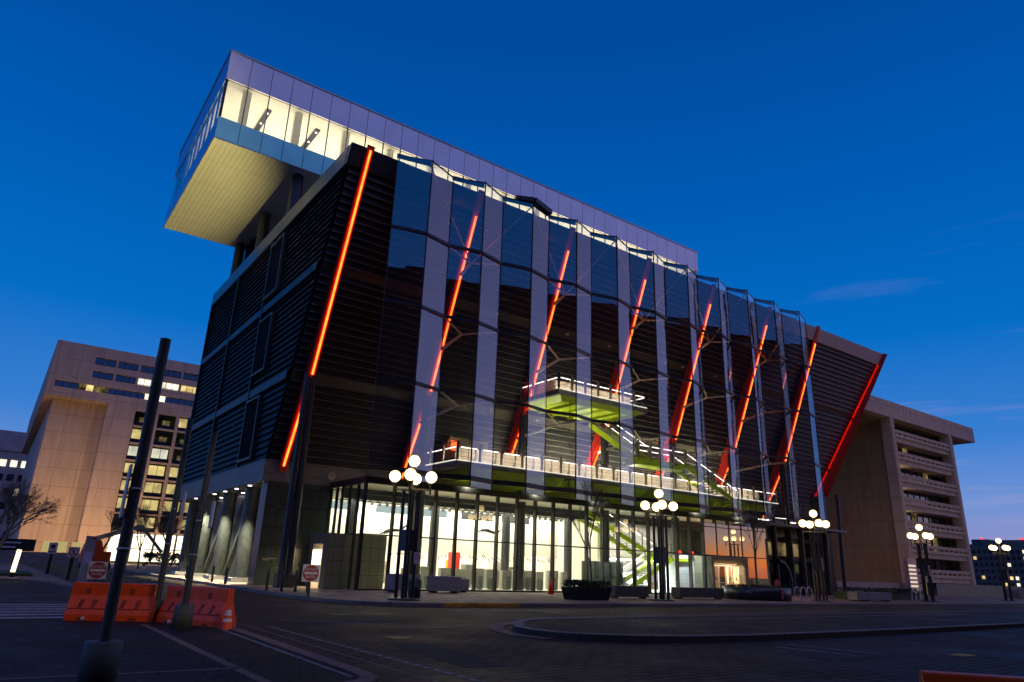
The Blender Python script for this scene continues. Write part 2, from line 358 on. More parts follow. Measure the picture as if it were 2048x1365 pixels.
# ------------------------------------------------------------------ ground, kerbs, markings
b = MB(); b.face((-700, -700, 0), (900, -700, 0), (900, 900, 0), (-700, 900, 0)); tag(b.build('road', road_m), kind='structure')
def arc(cx, cy, r, a0, a1, n):
    return [(cx + r * math.cos(math.radians(a0 + (a1 - a0) * i / n)), cy + r * math.sin(math.radians(a0 + (a1 - a0) * i / n))) for i in range(n + 1)]
edge = [(12.15, 160), (12.15, 36), (12.2, 33), (12.5, 30.7), (13.3, 29), (14.6, 27.9), (16.5, 27.4), (19.8, 27.25), (29, 27.2), (64, 27.2), (180, 27.2)]
b = MB(); b.prism(edge + [(180, 160)], .001, .15); tag(b.build('pavement', walk_m), kind='structure')
def kerb_strip(pts, w, z0, z1, mat, name='kerb', closed=False):
    """band of width w to the left of the run of points"""
    b = MB(); n = len(pts); inn = []
    for i, p in enumerate(pts):
        p0 = pts[max(0, i - 1)] if not closed else pts[i - 1]; p1 = pts[min(n - 1, i + 1)] if not closed else pts[(i + 1) % n]
        d = Vector((p1[0] - p0[0], p1[1] - p0[1])).normalized()
        inn.append((p[0] - d.y * w, p[1] + d.x * w))
    k = n if closed else n - 1
    for i in range(k):
        j = (i + 1) % n
        b.hexa([(*pts[i], z0), (*pts[j], z0), (*inn[j], z0), (*inn[i], z0)], [(*pts[i], z1), (*pts[j], z1), (*inn[j], z1), (*inn[i], z1)])
    return tag(b.build(name, mat), kind='structure')
off = [(x - (.03 if i < 5 else 0), y - (.03 if i >= 4 else 0)) for i, (x, y) in enumerate(edge)]
kerb_strip(off[:8] , .33, .002, .158, kerb_m)
kerb_strip([(20.6, 27.2), (29, 27.17), (64, 27.17), (180, 27.17)], .33, .002, .158, kerb_m)
kerb_strip([(16.6, 27.36), (19.8, 27.21), (20.58, 27.19)], .33, .004, .162, kerb_yellow, 'painted_kerb')
# paved island with a rounded nose, right of the camera
isl = [(90, 12.95), (40, 12.95), (25.9, 12.6), (17.6, 12.65), (15.4, 13.0), (14.0, 13.5), (13.1, 14.1), (12.5, 14.8), (12.25, 15.7), (12.4, 16.6), (12.85, 17.3), (13.5, 18.1), (14.3, 18.8), (15.2, 19.15), (18, 19.2), (40, 19.6), (90, 20.5)]
isl = isl[::-1]
b = MB(); b.prism(isl, .001, .145); tag(b.build('traffic_island', island_m), kind='structure')
kerb_strip([(x, y) for x, y in isl], .3, .002, .165, kerb_m)
apr = [(15.0, 19.75), (14.1, 19.45), (13.1, 18.7), (12.35, 17.8), (11.9, 16.8), (11.7, 15.7), (11.9, 14.7)]
kerb_strip(apr, .42, .001, .03, pink_granite, 'apron')
# near left paved corner with pale bands
corner = [(-40, 10.1), (4.6, 10.1), (5.0, 10.25), (5.28, 10.6), (5.35, 11.2), (5.5, 20.4), (3.9, 22.9), (-40, 22.9)]
b = MB(); b.prism(corner, .001, .035); tag(b.build('corner_plaza', grey_m), kind='structure')
kerb_strip([(-6, 10.06), (4.6, 10.06), (5.02, 10.2), (5.31, 10.58), (5.4, 11.2), (5.58, 20.6)], .26, .002, .05, pink_granite)
kerb_strip([(3.72, 10.4), (3.74, 20.6)], .16, .034, .041, pink_granite, 'paving_band')
kerb_strip([(-6, 12.4), (3.7, 12.2)], .12, .034, .041, pink_granite, 'paving_band')
kerb_strip([(4.98, 10.75), (5.16, 20.0)], .07, .034, .043, line_light, 'paving_band')
b = MB()
y = 19.6
while y > 8.6:
    b.box(6.5 + (20 - y) * .012, 6.62 + (20 - y) * .012, y, y + .26, .001, .006); y -= .36
tag(b.build('sett_line', line_light), kind='structure')
kerb_strip([(6.05, 9), (6.1, 20)], .03, .001, .004, line_light, 'road_joint')
for k, (p, q, w) in enumerate((((7.5, 21.8), (13.6, 17.8), .05), ((9.6, 28.6), (12.0, 27.3), .1), ((16.2, 25.9), (20.5, 25.6), .12), ((17.2, 25.35), (21.5, 25.2), .07), ((17.0, 11.5), (17.25, 9.5), .08), ((18.0, 11.8), (18.4, 9.4), .08), ((14.5, 20.9), (44, 23.5), .09), ((18, 17.6), (45, 18.2), .08))):
    kerb_strip([p, q], w, .001 if k != 7 else .146, .005 if k != 7 else .151, line_paint, 'road_line')
b = MB(); b.box(20.2, 20.9, 8.3, 8.7, .001, .006); tag(b.build('utility_cover', kerb_yellow), kind='structure')
manhole = plain('cast iron cover', (.02, .019, .018), .5, .6, .4, 12)
for x, y, r_ in ((8.6, 16.2, .33), (10.2, 23.6, .36), (22.5, 10.6, .34), (19.5, 23.4, .3)):
    b = MB(); b.lathe((x, y, 0), [(.001, .006), (r_ * .85, .006), (r_ * .88, .003), (r_ * .92, .009), (r_, .009), (r_, .001)], 28, False); tag(b.build('manhole_cover', manhole), kind='structure')
patch = plain('asphalt repair patch', (.012, .011, .010), .85, 0, .4, 3)
for pl in ([(8.2, 20.2), (11.4, 21.0), (11.2, 21.9), (8.1, 21.2)], [(15.5, 9.2), (19.2, 8.8), (19.0, 10.2), (15.8, 10.5)], [(7.3, 11.2), (8.2, 11.1), (8.6, 15.0), (7.7, 15.1)]):
    b = MB(); b.prism(pl, .001, .004); tag(b.build('road_patch', patch), kind='structure')
for k in range(6):
    y0 = 23.3 + k * 1.15
    b = MB(); b.box(-9, 2.75 + .05 * k, y0, y0 + .5, .001, .006); tag(b.build('crosswalk_stripe', line_paint), kind='structure')
# far left kerb, verge and side pavement
b = MB(); b.prism([(4.25, 40), (4.25, 120), (-60, 120), (-60, 52), (2.2, 52), (3.4, 48)], .001, .10); tag(b.build('side_pavement', walk_m), kind='structure')
kerb_strip([(4.30, 36), (4.30, 118)], .14, .002, .12, kerb_m)
b = MB(); b.box(-20, 3.0, 57.5, 66, .1, .25); tag(b.build('grass_verge', bush_m), kind='stuff')

# ------------------------------------------------------------------ MUSEUM
mus = thing('museum_building', 'dark louvred museum with red lit fins, pleated glass veil and white box on its roof', 'building', (13.8, 46.3, 0.15))
X0, ZB, ZF, ZT = 13.8, 6.55, 7.95, 27.0
YB = 71.4
def yf(z): return 46.3 - .459 * (z - ZF) if z > ZF else 46.3
def xr(z): return 76.85 + (z - 13.3) * .292
P = .45
# louvred front wall: saw-tooth blades, paler lips paint in the lit lower edges
def saw(z0, z1, band=()):
    pts = []; z = z0
    while z < z1 - .05:
        zz = min(z + P, z1)
        pts.append((.22, z)); pts.append((.20, z + .035)); pts.append((.03, zz - .02)); pts.append((.02, zz))
        z = zz
    return pts
segs = [(ZF, 13.0), (13.55, 19.75), (20.3, ZT - .9)]
b = MB()
for z0, z1 in segs:
    pr_ = saw(z0, z1)
    b.extr([(X0 - .02, yf(z) - o, z) for o, z in pr_], [(xr(z), yf(z) - o, z) for o, z in pr_])
b.build('louvre_front', louvre_m, mus)
b = MB()
for z0, z1 in segs:
    z = z0
    while z < z1 - .05:
        b.face((X0 - .02, yf(z) - .226, z), (xr(z), yf(z) - .226, z), (xr(z), yf(z) - .222, z + .05), (X0 - .02, yf(z) - .222, z + .05))
        b.face((X0 - .02, yf(z) - .1, z - .002), (xr(z), yf(z) - .1, z - .002), (xr(z), yf(z) - .226, z - .002), (X0 - .02, yf(z) - .226, z - .002)); z += P
b.build('louvre_lip', lip_m, mus)
b = MB()
for z0, z1 in ((13.0, 13.55), (19.75, 20.3)):
    b.extr([(X0, yf(z) - .08, z) for z in (z0, z1)], [(xr(z), yf(z) - .08, z) for z in (z0, z1)])
b.build('spandrel_band', band_m, mus)
b = MB()
Yseg = [(None, 52.15), (52.35, 61.6), (61.8, YB)]
for z0, z1 in segs:
    pr_ = saw(z0, z1)
    for a, c in Yseg:
        b.extr([(X0 - o, c, z) for o, z in pr_], [(X0 - o, (yf(z) - .02 if a is None else a), z) for o, z in pr_])
b.build('louvre_side', louvre_m, mus)
b = MB()
for z0, z1 in ((13.0, 13.55), (19.75, 20.3)):
    b.extr([(X0 - .3, YB, z) for z in (z0, z1)], [(X0 - .3, yf(z), z) for z in (z0, z1)])
    b.extr([(X0, YB, z0), (X0 - .3, YB, z0)], [(X0, yf(z0), z0), (X0 - .3, yf(z0), z0)])
    b.extr([(X0 - .3, YB, z1), (X0, YB, z1)], [(X0 - .3, yf(z1), z1), (X0, yf(z1), z1)])
for y in (52.15, 61.6, YB):
    b.box(X0 - .34, X0 + .1, y, y + .2, ZF, ZT - .9)
b.build('side_mullion', plain('blue black joint metal', (.024, .027, .031), .45, .3, .15), mus)
for k, (z0, z1) in enumerate(((21.0, 25.4), (14.8, 18.9), (8.4, 12.6))):
    w = MB(); w.box(X0 - .27, X0 + .2, 49.05, 52.1, z0, z1); o = w.build('slot_window', slot_m, mus)
    w = MB()
    for y in (48.9,): w.box(X0 - .42, X0 - .02, y, y + .14, z0 - .12, z1 + .12)
    w.box(X0 - .42, X0 - .02, 49.04, 52.1, z0 - .14, z0 - .002); w.box(X0 - .42, X0 - .02, 49.04, 52.1, z1 + .002, z1 + .14)
    w.build('window_frame', dark_steel, o)
# body behind the blades
b = MB()
b._add([(X0 + .05, yf(ZF) + .05, ZF), (75.2, yf(ZF) + .05, ZF), (75.2, YB, ZF), (X0 + .05, YB, ZF), (X0 + .05, yf(ZT) + .3, ZT - .5), (xr(ZT) - .1, yf(ZT) + .3, ZT - .5), (xr(ZT) - .1, YB, ZT - .5), (X0 + .05, YB, ZT - .5)],
       [(4, 5, 6, 7), (1, 2, 6, 5), (2, 3, 7, 6), (0, 1, 5, 4), (3, 0, 4, 7)])
b.build('core_wall', louvre_m, mus)
# fascia, parapet, soffit
b = MB(); b.box(X0 - .22, 75.3, 46.02, 46.28, ZB, ZF - .002); b.build('front_fascia', fascia_x, mus)
b = MB(); b.box(X0 - .22, X0 + .04, 46.285, YB + .2, ZB, ZF - .002); b.build('side_fascia', fascia_y, mus)
b = MB(); b.box(X0 + .045, 75.3, 46.285, YB, ZB + .06, ZF - .1); b.build('soffit', fascia_x, mus)
parapet = plain('parapet coping', (.10, .12, .135), .35, .6, .1)
para_pale = plain('pale parapet panel', (.70, .62, .56), .5, .1, .1)
zt0, zt1 = ZT - .9, ZT + .35
b = MB()
b.hexa([(X0 - .3, yf(zt0) - .3, zt0), (60, yf(zt0) - .3, zt0), (60, yf(zt0) + .1, zt0), (X0 - .3, yf(zt0) + .1, zt0)], [(X0 - .3, yf(zt1) - .3, zt1), (60, yf(zt1) - .3, zt1), (60, yf(zt1) + .25, zt1), (X0 - .3, yf(zt1) + .25, zt1)])
b.hexa([(X0 - .32, yf(zt0) + .105, zt0), (X0 + .05, yf(zt0) + .105, zt0), (X0 + .05, YB + .2, zt0), (X0 - .32, YB + .2, zt0)], [(X0 - .32, yf(zt1) + .255, zt1), (X0 + .05, yf(zt1) + .255, zt1), (X0 + .05, YB + .2, zt1), (X0 - .32, YB + .2, zt1)])
b.build('parapet', parapet, mus)
b = MB(); b.hexa([(60.003, yf(zt0) - .3, zt0), (xr(zt0) + .2, yf(zt0) - .3, zt0), (xr(zt0) + .2, yf(zt0) + .1, zt0), (60.003, yf(zt0) + .1, zt0)], [(60.003, yf(zt1) - .3, zt1), (xr(zt1) + .2, yf(zt1) - .3, zt1), (xr(zt1) + .2, yf(zt1) + .25, zt1), (60.003, yf(zt1) + .25, zt1)])
b.build('parapet', para_pale, mus)
b = MB(); b.box(X0 + .1, 80, 38, YB, ZT - .45, ZT - .3); b.build('roof', roof_m, mus)
# red fins in front of the louvres, each with its light tube, and the steel column below the kink
FX = [14.78, 23.5, 32.27, 41.03, 49.75, 58.52, 67.25]
def finy(z):                                    # outer edge
    if z < 13.4: return yf(z) - .30 - (z - 7.4) / 6.0 * .85
    return yf(z) - 1.15 + (z - 13.4) / 13.4 * .85
for k, x in enumerate(FX):
    t = .16
    zs = [7.25, 10.3, 13.4, 17.5, 22, 26.0, 27.55]
    outer = [(finy(z), z) for z in zs]; inner = [(yf(z) + (.1 if z > 8 else .05), z) for z in zs]
    outer[-1] = (finy(27.55) - .05, 27.55)
    b = MB(); poly = outer + inner[::-1]
    A = [(x - t, y, z) for y, z in poly]; B = [(x + t, y, z) for y, z in poly]
    n = len(zs)
    for i in range(n - 1):
        j = 2 * n - 2 - i
        b._add([A[i], A[i+1], A[j], A[j+1]], [(0, 1, 2, 3)]); b._add([B[i], B[i+1], B[j], B[j+1]], [(3, 2, 1, 0)])
    for i in range(len(A)):
        j = (i + 1) % len(A); b._add([A[i], A[j], B[j], B[i]], [(3, 2, 1, 0)])
    for i in range(n - 1):                         # outer flange
        (y0, z0), (y1, z1) = outer[i], outer[i + 1]
        b.bar((x, y0, z0), (x, y1, z1), .5, .09, (0, 1, 0))
    fin = b.build('fin', red_m, mus)
    for z0, z1 in ((7.7, 12.5), (13.6, 25.7)) if k else ((7.6, 12.2), (13.2, 27.2)):
        c = MB(); g = MB()
        dy = .10
        g.bar((x, finy(z0) - dy, z0), (x, finy(z1) - dy, z1), .30, .09, (0, 1, 0))
        c.tube((x, finy(z0) - dy - .08, z0), (x, finy(z1) - dy - .08, z1), .072, n=8)
        g.build('light_trough', led_glow, fin); c.build('light_tube', led_core, fin)
# right end edge fin
b = MB(); e = MB(); g = MB()
prev = None
for i in range(9):
    z = 10.5 + i * (27.4 - 10.5) / 8; wd = 2.7 - i * .22
    p = [(xr(z) + .1, yf(z) - .35, z), (xr(z) + .1 + wd * .55, yf(z) - .35 - wd * .25, z), (xr(z) + .1 + wd * .55, yf(z) + .3, z), (xr(z) + .1, yf(z) + .3, z)]
    if prev: b.hexa(prev, p)
    prev = p
fin = b.build('fin', red_m, mus)
for z0, z1 in ((10.6, 13.6), (13.9, 19.5), (19.8, 26.0)):
    c = MB(); c.bar((xr(z0) - .02, yf(z0) - .42, z0), (xr(z1) - .02, yf(z1) - .42, z1), .11, .12, (0, 1, 0)); c.build('light_trough', led_glow, fin)
b = MB()
for x in FX[1:]:
    b.tube((x, 42.85, .15), (x, 42.85, 13.2), .36, n=16)
    o = b.build('column', dark_steel, mus); b = MB()
b.tube((FX[0] - .24, 42.85, .15), (FX[0] - .16, 42.95, 13.3), .21, n=14); b.tube((FX[0] + .24, 42.85, .15), (FX[0] + .2, 42.95, 13.3), .21, n=14)
b.box(FX[0] - .5, FX[0] + .5, 42.5, 43.2, .15, .9); b.build('column', dark_steel, mus)
# ---- pleated glass veil
VR = [14.75 + 4.375 * i for i in range(1, 12)]           # ridges 19.125 ... 62.875
VV = [16.78 + 4.375 * i for i in range(0, 12)]           # valleys
YR, YV, VT, VB = 36.6, 37.15, 28.0, 6.45
folds = [(VV[0], YV)]
for i in range(11): folds += [(VR[i], YR), (VV[i + 1], YV)]
bt = MB(); bt.box(VV[0], VV[-1], 39.0, 39.2, 26.9, 27.1)
veil = bt.build('glass_veil', dark_steel, mus)
lev = [28.0, 22.45, 17.3, 12.3, 6.95]
def tz(i): return VT if i % 2 else VT - .23
for i in range(22):
    (xa, ya), (xb, yb) = folds[i], folds[i + 1]
    cuts = [VB, 12.3, 17.3, 22.45, None]
    for a_, c_ in zip(cuts[:-1], cuts[1:]):
        j_ = lambda: random.uniform(-.022, .022)          # panes hang slightly out of line with each other
        b = MB(); b.face((xa, ya + j_(), a_), (xb, yb + j_(), a_), (xb, yb + j_(), c_ or tz(i + 1)), (xa, ya + j_(), c_ or tz(i))); b.build('glass_pane', veil_glass, veil)
for z in lev[1:]:
    b = MB(); h = .2 if z > 8 else .3
    for i in range(22):
        (xa, ya), (xb, yb) = folds[i], folds[i + 1]
        b.bar((xa, ya - .05, z), (xb, yb - .05, z), .10, h)
    b.build('veil_rail', black_metal, veil)
for i in range(22):
    (xa, ya), (xb, yb) = folds[i], folds[i + 1]
    b = MB(); b.bar((xa, ya + .02, tz(i)), (xb, yb + .02, tz(i + 1)), .06, .10); b.build('veil_edge', dark_steel, veil)
    if i % 2 == 0 and i < 22:
        b = MB(); b.hexa([(xa, ya + .1, VT - .38), (xb, yb + .1, VT - .38), (xb, yb + .16, VT - .38), (xa, ya + .16, VT - .38)], [(xa, ya + .1, VT - .03), (xb, yb + .1, VT - .03), (xb, yb + .16, VT - .03), (xa, ya + .16, VT - .03)])
        b.build('veil_edge', plain('blue grey top beam', (.08, .13, .19), .4, .5) if i == 0 else bpy.data.materials['blue grey top beam'], veil)
for i, (x, y) in enumerate(folds):
    b = MB(); rr_ = .05 if i % 2 else .03
    b.tube((x, y - .02, VB), (x, y - .02, VT - .2 + (.3 if i % 2 else 0)), rr_, n=6); b.build('glass_joint', black_metal, veil)
b = MB(); xj = folds[5][0]
b.bar((folds[4][0] + 1, YR + .5, 28.05), (xj, YR, 28.15), .5, .35); b.bar((xj, YR, 28.15), (folds[6][0], YV, 28.05), .55, .4); b.build('rolled_shade', black_metal, veil)
# three-armed brackets from fins out to the veil valleys
arm = plain('off white bracket steel', (.82, .76, .66), .4, .1, .08)
for k, x in enumerate(FX[1:-1] + [FX[-1]]):
    if x > 66: continue
    for z in lev[1:4]:
        b = MB(); hub = (x, YR + 2.0 if z < 20 else YR + 1.35, z - .35)
        b.tube((x, finy(z - .5), z - .8), hub, .13, .09, n=8)
        xl, xr2 = x - 2.1875, x + 2.1875
        b.tube(hub, (xl, YV + .15, z), .08, .06, n=8); b.tube(hub, (xr2, YV + .15, z), .08, .06, n=8)
        b.build('bracket', arm, veil)
for k, x in enumerate(FX[1:-1]):
    b = MB(); b.tube((x + 4.375, YR + .2, 27.7), (x + .1, YR + 1.3, 22.2), .055, n=6); b.tube((x - 4.375, YR + .2, 27.7), (x - .1, YR + 1.3, 22.2), .055, n=6); b.build('tie_rod', arm, veil)
    b = MB(); b.tube((x + 1.0, YR + 1.9, 6.9), (x + 1.0, YR + 1.7, 25.8), .02, n=5); b.build('tie_rod', dark_steel, veil)
# small round fittings (speakers / spots) under the spandrel bands
disc = plain('pale round fitting', (.55, .50, .40), .35, .3)
for i in range(15):
    for z, dz in ((13.25, 0), (20.0, .1)):
        x = 27 + i * 2.35 + (.6 if z > 15 else 0)
        if (i * 7 + int(z)) % 3 == 0: continue
        b = MB(); yy = yf(z) - .38; b.lathe((x, yy, z), [(.001, -.1), (.13, -.08), (.17, 0), (.13, .08), (.001, .1)], 10); b.build('spot_fitting', disc, mus)
for x in (18.2, 23.0):
    b = MB(); b.tube((x, 46.0, 7.3), (x, 45.9, 7.3), .28, n=16); b.build('vent', disc, mus)

# ---- penthouse box on the roof
PX0, PX1, PY0, PY1, PZ0, PZ1 = 7.6, 65.4, 51.0, 70.45, 32.66, 40.9
W0, W1 = 34.62, 38.15
joint_gap = 1.735
def pent_front(z0, z1, mat, name):
    b = MB(); x = PX0
    while x < PX1 - .1:
        x1 = min(x + joint_gap, PX1)
        b.box(x + .02, x1 - .02, PY0, PY0 + .12, z0 + .02, z1 - .02); x = x1
    return b.build(name, mat, mus)
b = MB(); b.box(PX0 + .03, PX1 - .03, PY0 + .1, PY0 + .25, PZ0 + .1, W0 - .05); b.box(PX0 + .03, PX1 - .03, PY0 + .13, PY0 + .25, W1 + .05, PZ1 - .05)
b.box(PX0 + .13, PX0 + .28, PY0 + .26, PY1, PZ0 + .1, W0 - .05); b.box(PX0 + .13, PX0 + .28, PY0 + .26, PY1, W1 + .05, PZ1 - .05)
b.box(PX1 - .3, PX1 - .03, PY0 + .26, PY1, PZ0 + .1, PZ1 - .05); b.box(PX0 + .29, PX1 - .31, PY1 - .2, PY1, PZ0 + .1, PZ1 - .05)
b.box(PX0 + .29, PX1 - .31, PY0 + .26, PY1 - .21, PZ1 - .4, PZ1 - .1)
pent = b.build('roof_pavilion', black_metal, mus)
def pj(o): o.parent = pent; return o
def pp(mb, name, mat): o = mb.build(name, mat, pent); return o
for nm_, z0, z1, mt in (('upper_panel', W1, PZ1, metal_up), ('lower_panel', PZ0, W0, metal_low)):
    x = PX0; b = MB()
    while x < PX1 - .1:
        x1 = min(x + joint_gap, PX1); b.box(x + .022, x1 - .022, PY0, PY0 + .09, z0 + .03, z1 - .03); x = x1
    pp(b, nm_, mt)
    b = MB(); y = PY0 + .05
    while y < PY1 - .1:
        y1 = min(y + 1.94, PY1); b.box(PX0, PX0 + .09, y + .02, y1 - .02, z0 + .03, z1 - .03); y = y1
    pp(b, nm_, metal_end)
b = MB(); b.box(PX0 - .06, PX1 + .02, PY0 - .06, PY0 + .02, PZ1 - .08, PZ1 + .06); b.box(PX0 - .06, PX0 + .02, PY0 + .021, PY1, PZ1 - .08, PZ1 + .06)
b.box(PX0 - .05, PX1, PY0 - .05, PY0 - .003, PZ0 - .06, PZ0 + .02); b.box(PX0 - .05, PX0 - .003, PY0 - .002, PY1, PZ0 - .06, PZ0 + .02); pp(b, 'edge_trim', grey_steel)
x = PX0 + .05
while x < PX1 - .2:
    x1 = min(x + joint_gap, PX1)
    b = MB(); b.face((x, PY0 + .05, W0), (x1, PY0 + .05, W0), (x1, PY0 + .05, W1), (x, PY0 + .05, W1)); pp(b, 'window_pane', lobby_glass)
    b = MB(); b.box(x - .035, x + .035, PY0 + .06, PY0 + .2, W0, W1); pp(b, 'window_mullion', black_metal)
    x = x1
y = PY0 + .05
while y < PY1 - .2:
    y1 = min(y + 1.94, PY1)
    b = MB(); b.face((PX0 + .05, y1, W0), (PX0 + .05, y, W0), (PX0 + .05, y, W1), (PX0 + .05, y1, W1)); pp(b, 'window_pane', coat_glass)
    b = MB(); b.box(PX0 + .06, PX0 + .2, y - .03, y + .03, W0, W1); pp(b, 'window_mullion', black_metal)
    y = y1
b = MB(); b.box(PX0 + .3, PX1 - .32, PY0 + .3, PY1 - .22, W0 - .25, W0 - .06); pp(b, 'floor', white_wall)
b = MB(); b.box(PX0 + .3, PX1 - .32, PY0 + .3, PY1 - .22, W1 + .25, W1 + .4); b.box(PX0 + .3, PX1 - .32, 65, 65.2, W0, W1 + .2); pp(b, 'ceiling', white_wall)
for i in range(8):
    x = 9.6 + i * 4.36
    b = MB(); b.box(x - .32, x + .32, 52.0, 52.45, W0, W1 + .24); pp(b, 'inner_column', white_wall)
    if i < 7:
        b = MB(); b.box(x + 1.9, x + 2.35, 53.2, 60.5, W1 + .10, W1 + .22); pp(b, 'track_slot', black_metal)
        b = MB()
        for y in (53.6, 55.4, 57.5): b.lathe((x + 2.12, y, W1 + .07), [(.001, -.04), (.09, -.03), (.09, .03), (.001, .03)], 10)
        pp(b, 'spot_light', led_white)
b = MB(); b.box(PX0 + .02, PX1 - .02, PY0 + .02, PY1, PZ0 - .02, PZ0 + .08); pp(b, 'soffit', soffit_m)
for i, (x, y) in enumerate([(14.75, 52.4), (14.75, 61.0), (14.75, 69.3)] + [(x, 52.4) for x in FX[1:6]]):
    b = MB(); b.tube((x, y, ZT - .4), (x, y, PZ0 - .01), .48, n=18); b.build('roof_column', dark_steel, mus)
b = MB(); b.box(15.4, 24, 66.3, 70.2, ZT - .3, PZ0 - .02); b.build('stair_core', mirror_glass, mus)
b = MB()
for y in (67.3, 68.8): b.box(15.25, 15.4, y, y + .15, ZT - .3, PZ0 - .02)
b.build('core_frame', dark_steel, mus)

# ---- undercroft on the left: columns, braces, tiled block
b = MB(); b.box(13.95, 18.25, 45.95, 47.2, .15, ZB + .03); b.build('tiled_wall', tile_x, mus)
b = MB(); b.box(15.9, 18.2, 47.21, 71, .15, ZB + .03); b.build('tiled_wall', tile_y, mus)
for y in (52.44, 58.44, 64.5, 70.3):
    b = MB(); b.tube((14.95, y, .45), (14.95, y, ZB + .06), .52, n=20); o = b.build('column', plain('grey column steel', (.10, .108, .095), .42, .3) if y == 52.44 else bpy.data.materials['grey column steel'], mus)
    b = MB(); b.box(14.1, 15.6, y - .9, y + .9, .15, .42); b.build('plinth', walk_wall, mus)
b = MB(); b.bar((15.3, 57.9, .4), (15.3, 53.0, 6.4), .34, .34); b.build('brace', bpy.data.materials['grey column steel'], mus)
b = MB(); b.bar((15.3, 59.0, 6.4), (15.3, 64.2, .4), .34, .34); b.build('brace', bpy.data.materials['grey column steel'], mus)
for i, y in enumerate((47.3, 50.6, 53.9, 57.0, 60.2, 63.4, 66.5)):
    for x in (14.15, 15.5):
        b = MB(); b.tube((x, y, ZB + .02), (x, y, ZB + .07), .13, n=14); b.build('downlight', downlight_m, mus)
    L = bpy.data.lights.new('downlight', 'SPOT'); L.energy = 5200; L.color = (1, .94, .70); L.spot_size = math.radians(70); L.spot_blend = .6; L.shadow_soft_size = .1
    lo = bpy.data.objects.new('downlight_lamp', L); COL.objects.link(lo); lo.location = (14.15, y, ZB - .02)
b = MB(); b.box(15.84, 15.9, 48.6, 49.6, 3.1, 3.9); b.build('wall_louvre', black_metal, mus)
b = MB(); b.box(15.84, 15.9, 55.2, 56.2, 3.1, 3.9); b.build('wall_louvre', black_metal, mus)
def text_obj(body, size, mat, parent, name, loc, rot=(PI/2, 0, 0), depth=.008, align='CENTER', sx=1.0):
    cu = bpy.data.curves.new(name, 'FONT'); cu.body = body; cu.size = size; cu.extrude = depth; cu.align_x = align; cu.align_y = 'CENTER'; cu.space_line = .8
    tmp = bpy.data.objects.new('tmp', cu); COL.objects.link(tmp)
    me = bpy.data.meshes.new_from_object(tmp.evaluated_get(bpy.context.evaluated_depsgraph_get()))
    bpy.data.objects.remove(tmp); bpy.data.curves.remove(cu)
    me.materials.clear(); me.materials.append(mat)
    o = bpy.data.objects.new(name, me); COL.objects.link(o); o.parent = parent
    o.location = Vector(loc) - (root_loc(parent) if parent is not None else Vector((0, 0, 0))); o.rotation_euler = rot; o.scale = (sx, 1, 1)
    return o
text_obj('FIRE COMMAND\nCENTER', .115, walk_wall, mus, 'wall_lettering', (14.28, 45.945, 1.72), align='LEFT')

# ---- glazed lobby
LX0, LX1, LY, LZ = 18.3, 59.6, 40.26, 6.42
b = MB(); b.box(LX0 - .15, 60.2, LY - .1, LY + .25, LZ, LZ + .42); b.box(LX0 - .15, LX0 + .15, LY + .26, 46.0, LZ, LZ + .42)
lobby = b.build('lobby', black_metal, mus)
def lb(mb, name, mat): return mb.build(name, mat, lobby)
mx = [LX0, 20.3, 21.85, 23.35, 25.0, 26.65, 28.35, 30.05, 31.7, 33.4, 35.05, 36.72, 38.35, 40.05, 41.8, 43.5, 45.2, 46.9, 48.6, 50.4, 52.1, 53.9, 55.7, 57.6, LX1]
for i in range(len(mx) - 1):
    for z0, z1 in ((.2, 3.33), (3.41, 5.75), (5.81, LZ)):
        if z0 < 1 and 50.2 <= mx[i] < 55: continue
        b = MB(); b.face((mx[i], LY, z0), (mx[i+1], LY, z0), (mx[i+1], LY, z1), (mx[i], LY, z1)); lb(b, 'glass_pane', lobby_glass if mx[i] < 50 else coat_glass)
for x in mx:
    b = MB(); b.box(x - .055, x + .055, LY - .04, LY + .3, .15, LZ); lb(b, 'mullion', black_metal)
b = MB(); b.box(LX0, LX1, LY - .05, LY + .06, 3.33, 3.41); lb(b, 'transom', black_metal)
b = MB(); b.box(LX0, LX1, LY - .05, LY + .06, 5.75, 5.81); lb(b, 'transom', black_metal)
b = MB(); b.box(LX0, 50.2, LY - .06, LY + .06, .15, .25); lb(b, 'sill', black_metal)
my = [LY, 41.5, 42.75, 44.0, 44.9, 45.92]
for i in range(5):
    for z0, z1 in ((.2, 3.33), (3.41, LZ)):
        b = MB(); b.face((LX0, my[i+1], z0), (LX0, my[i], z0), (LX0, my[i], z1), (LX0, my[i+1], z1)); lb(b, 'glass_pane', lobby_glass)
    b = MB(); b.box(LX0 - .05, LX0 + .12, my[i+1] - .06, my[i+1] + .06, .15, LZ); lb(b, 'mullion', black_metal)
b = MB(); b.box(LX0 - .04, LX0 + .06, LY + .07, 45.9, 3.33, 3.41); lb(b, 'transom', black_metal)
b = MB(); b.box(LX0 + .2, 60.1, LY + .26, 45.98, LZ + .1, LZ + .3); lb(b, 'ceiling', ceil_plank)
b = MB(); b.box(LX0 + .25, 60.1, 46.0, 58.5, 6.36, 6.5); lb(b, 'ceiling', ceil_plank)
b = MB(); b.box(LX0 + .2, 60, 44.1, 44.5, 5.75, 6.46); lb(b, 'ceiling_beam', dark_steel)
b = MB()
for y in (46.5, 48.8): 
    b.box(20, 42, y, y + .07, 6.02, 6.09)
    x = 20.2
    while x < 42: b.box(x, x + .16, y - .08, y + .15, 5.82, 6.0); x += .62
    x = 20.2
    while x < 42: b.bar((x, y + .03, 6.08), (x + .8, y + .03, 6.35), .04, .04); b.bar((x + .8, y + .03, 6.35), (x + 1.6, y + .03, 6.08), .04, .04); x += 1.6
lb(b, 'light_truss', dark_steel)
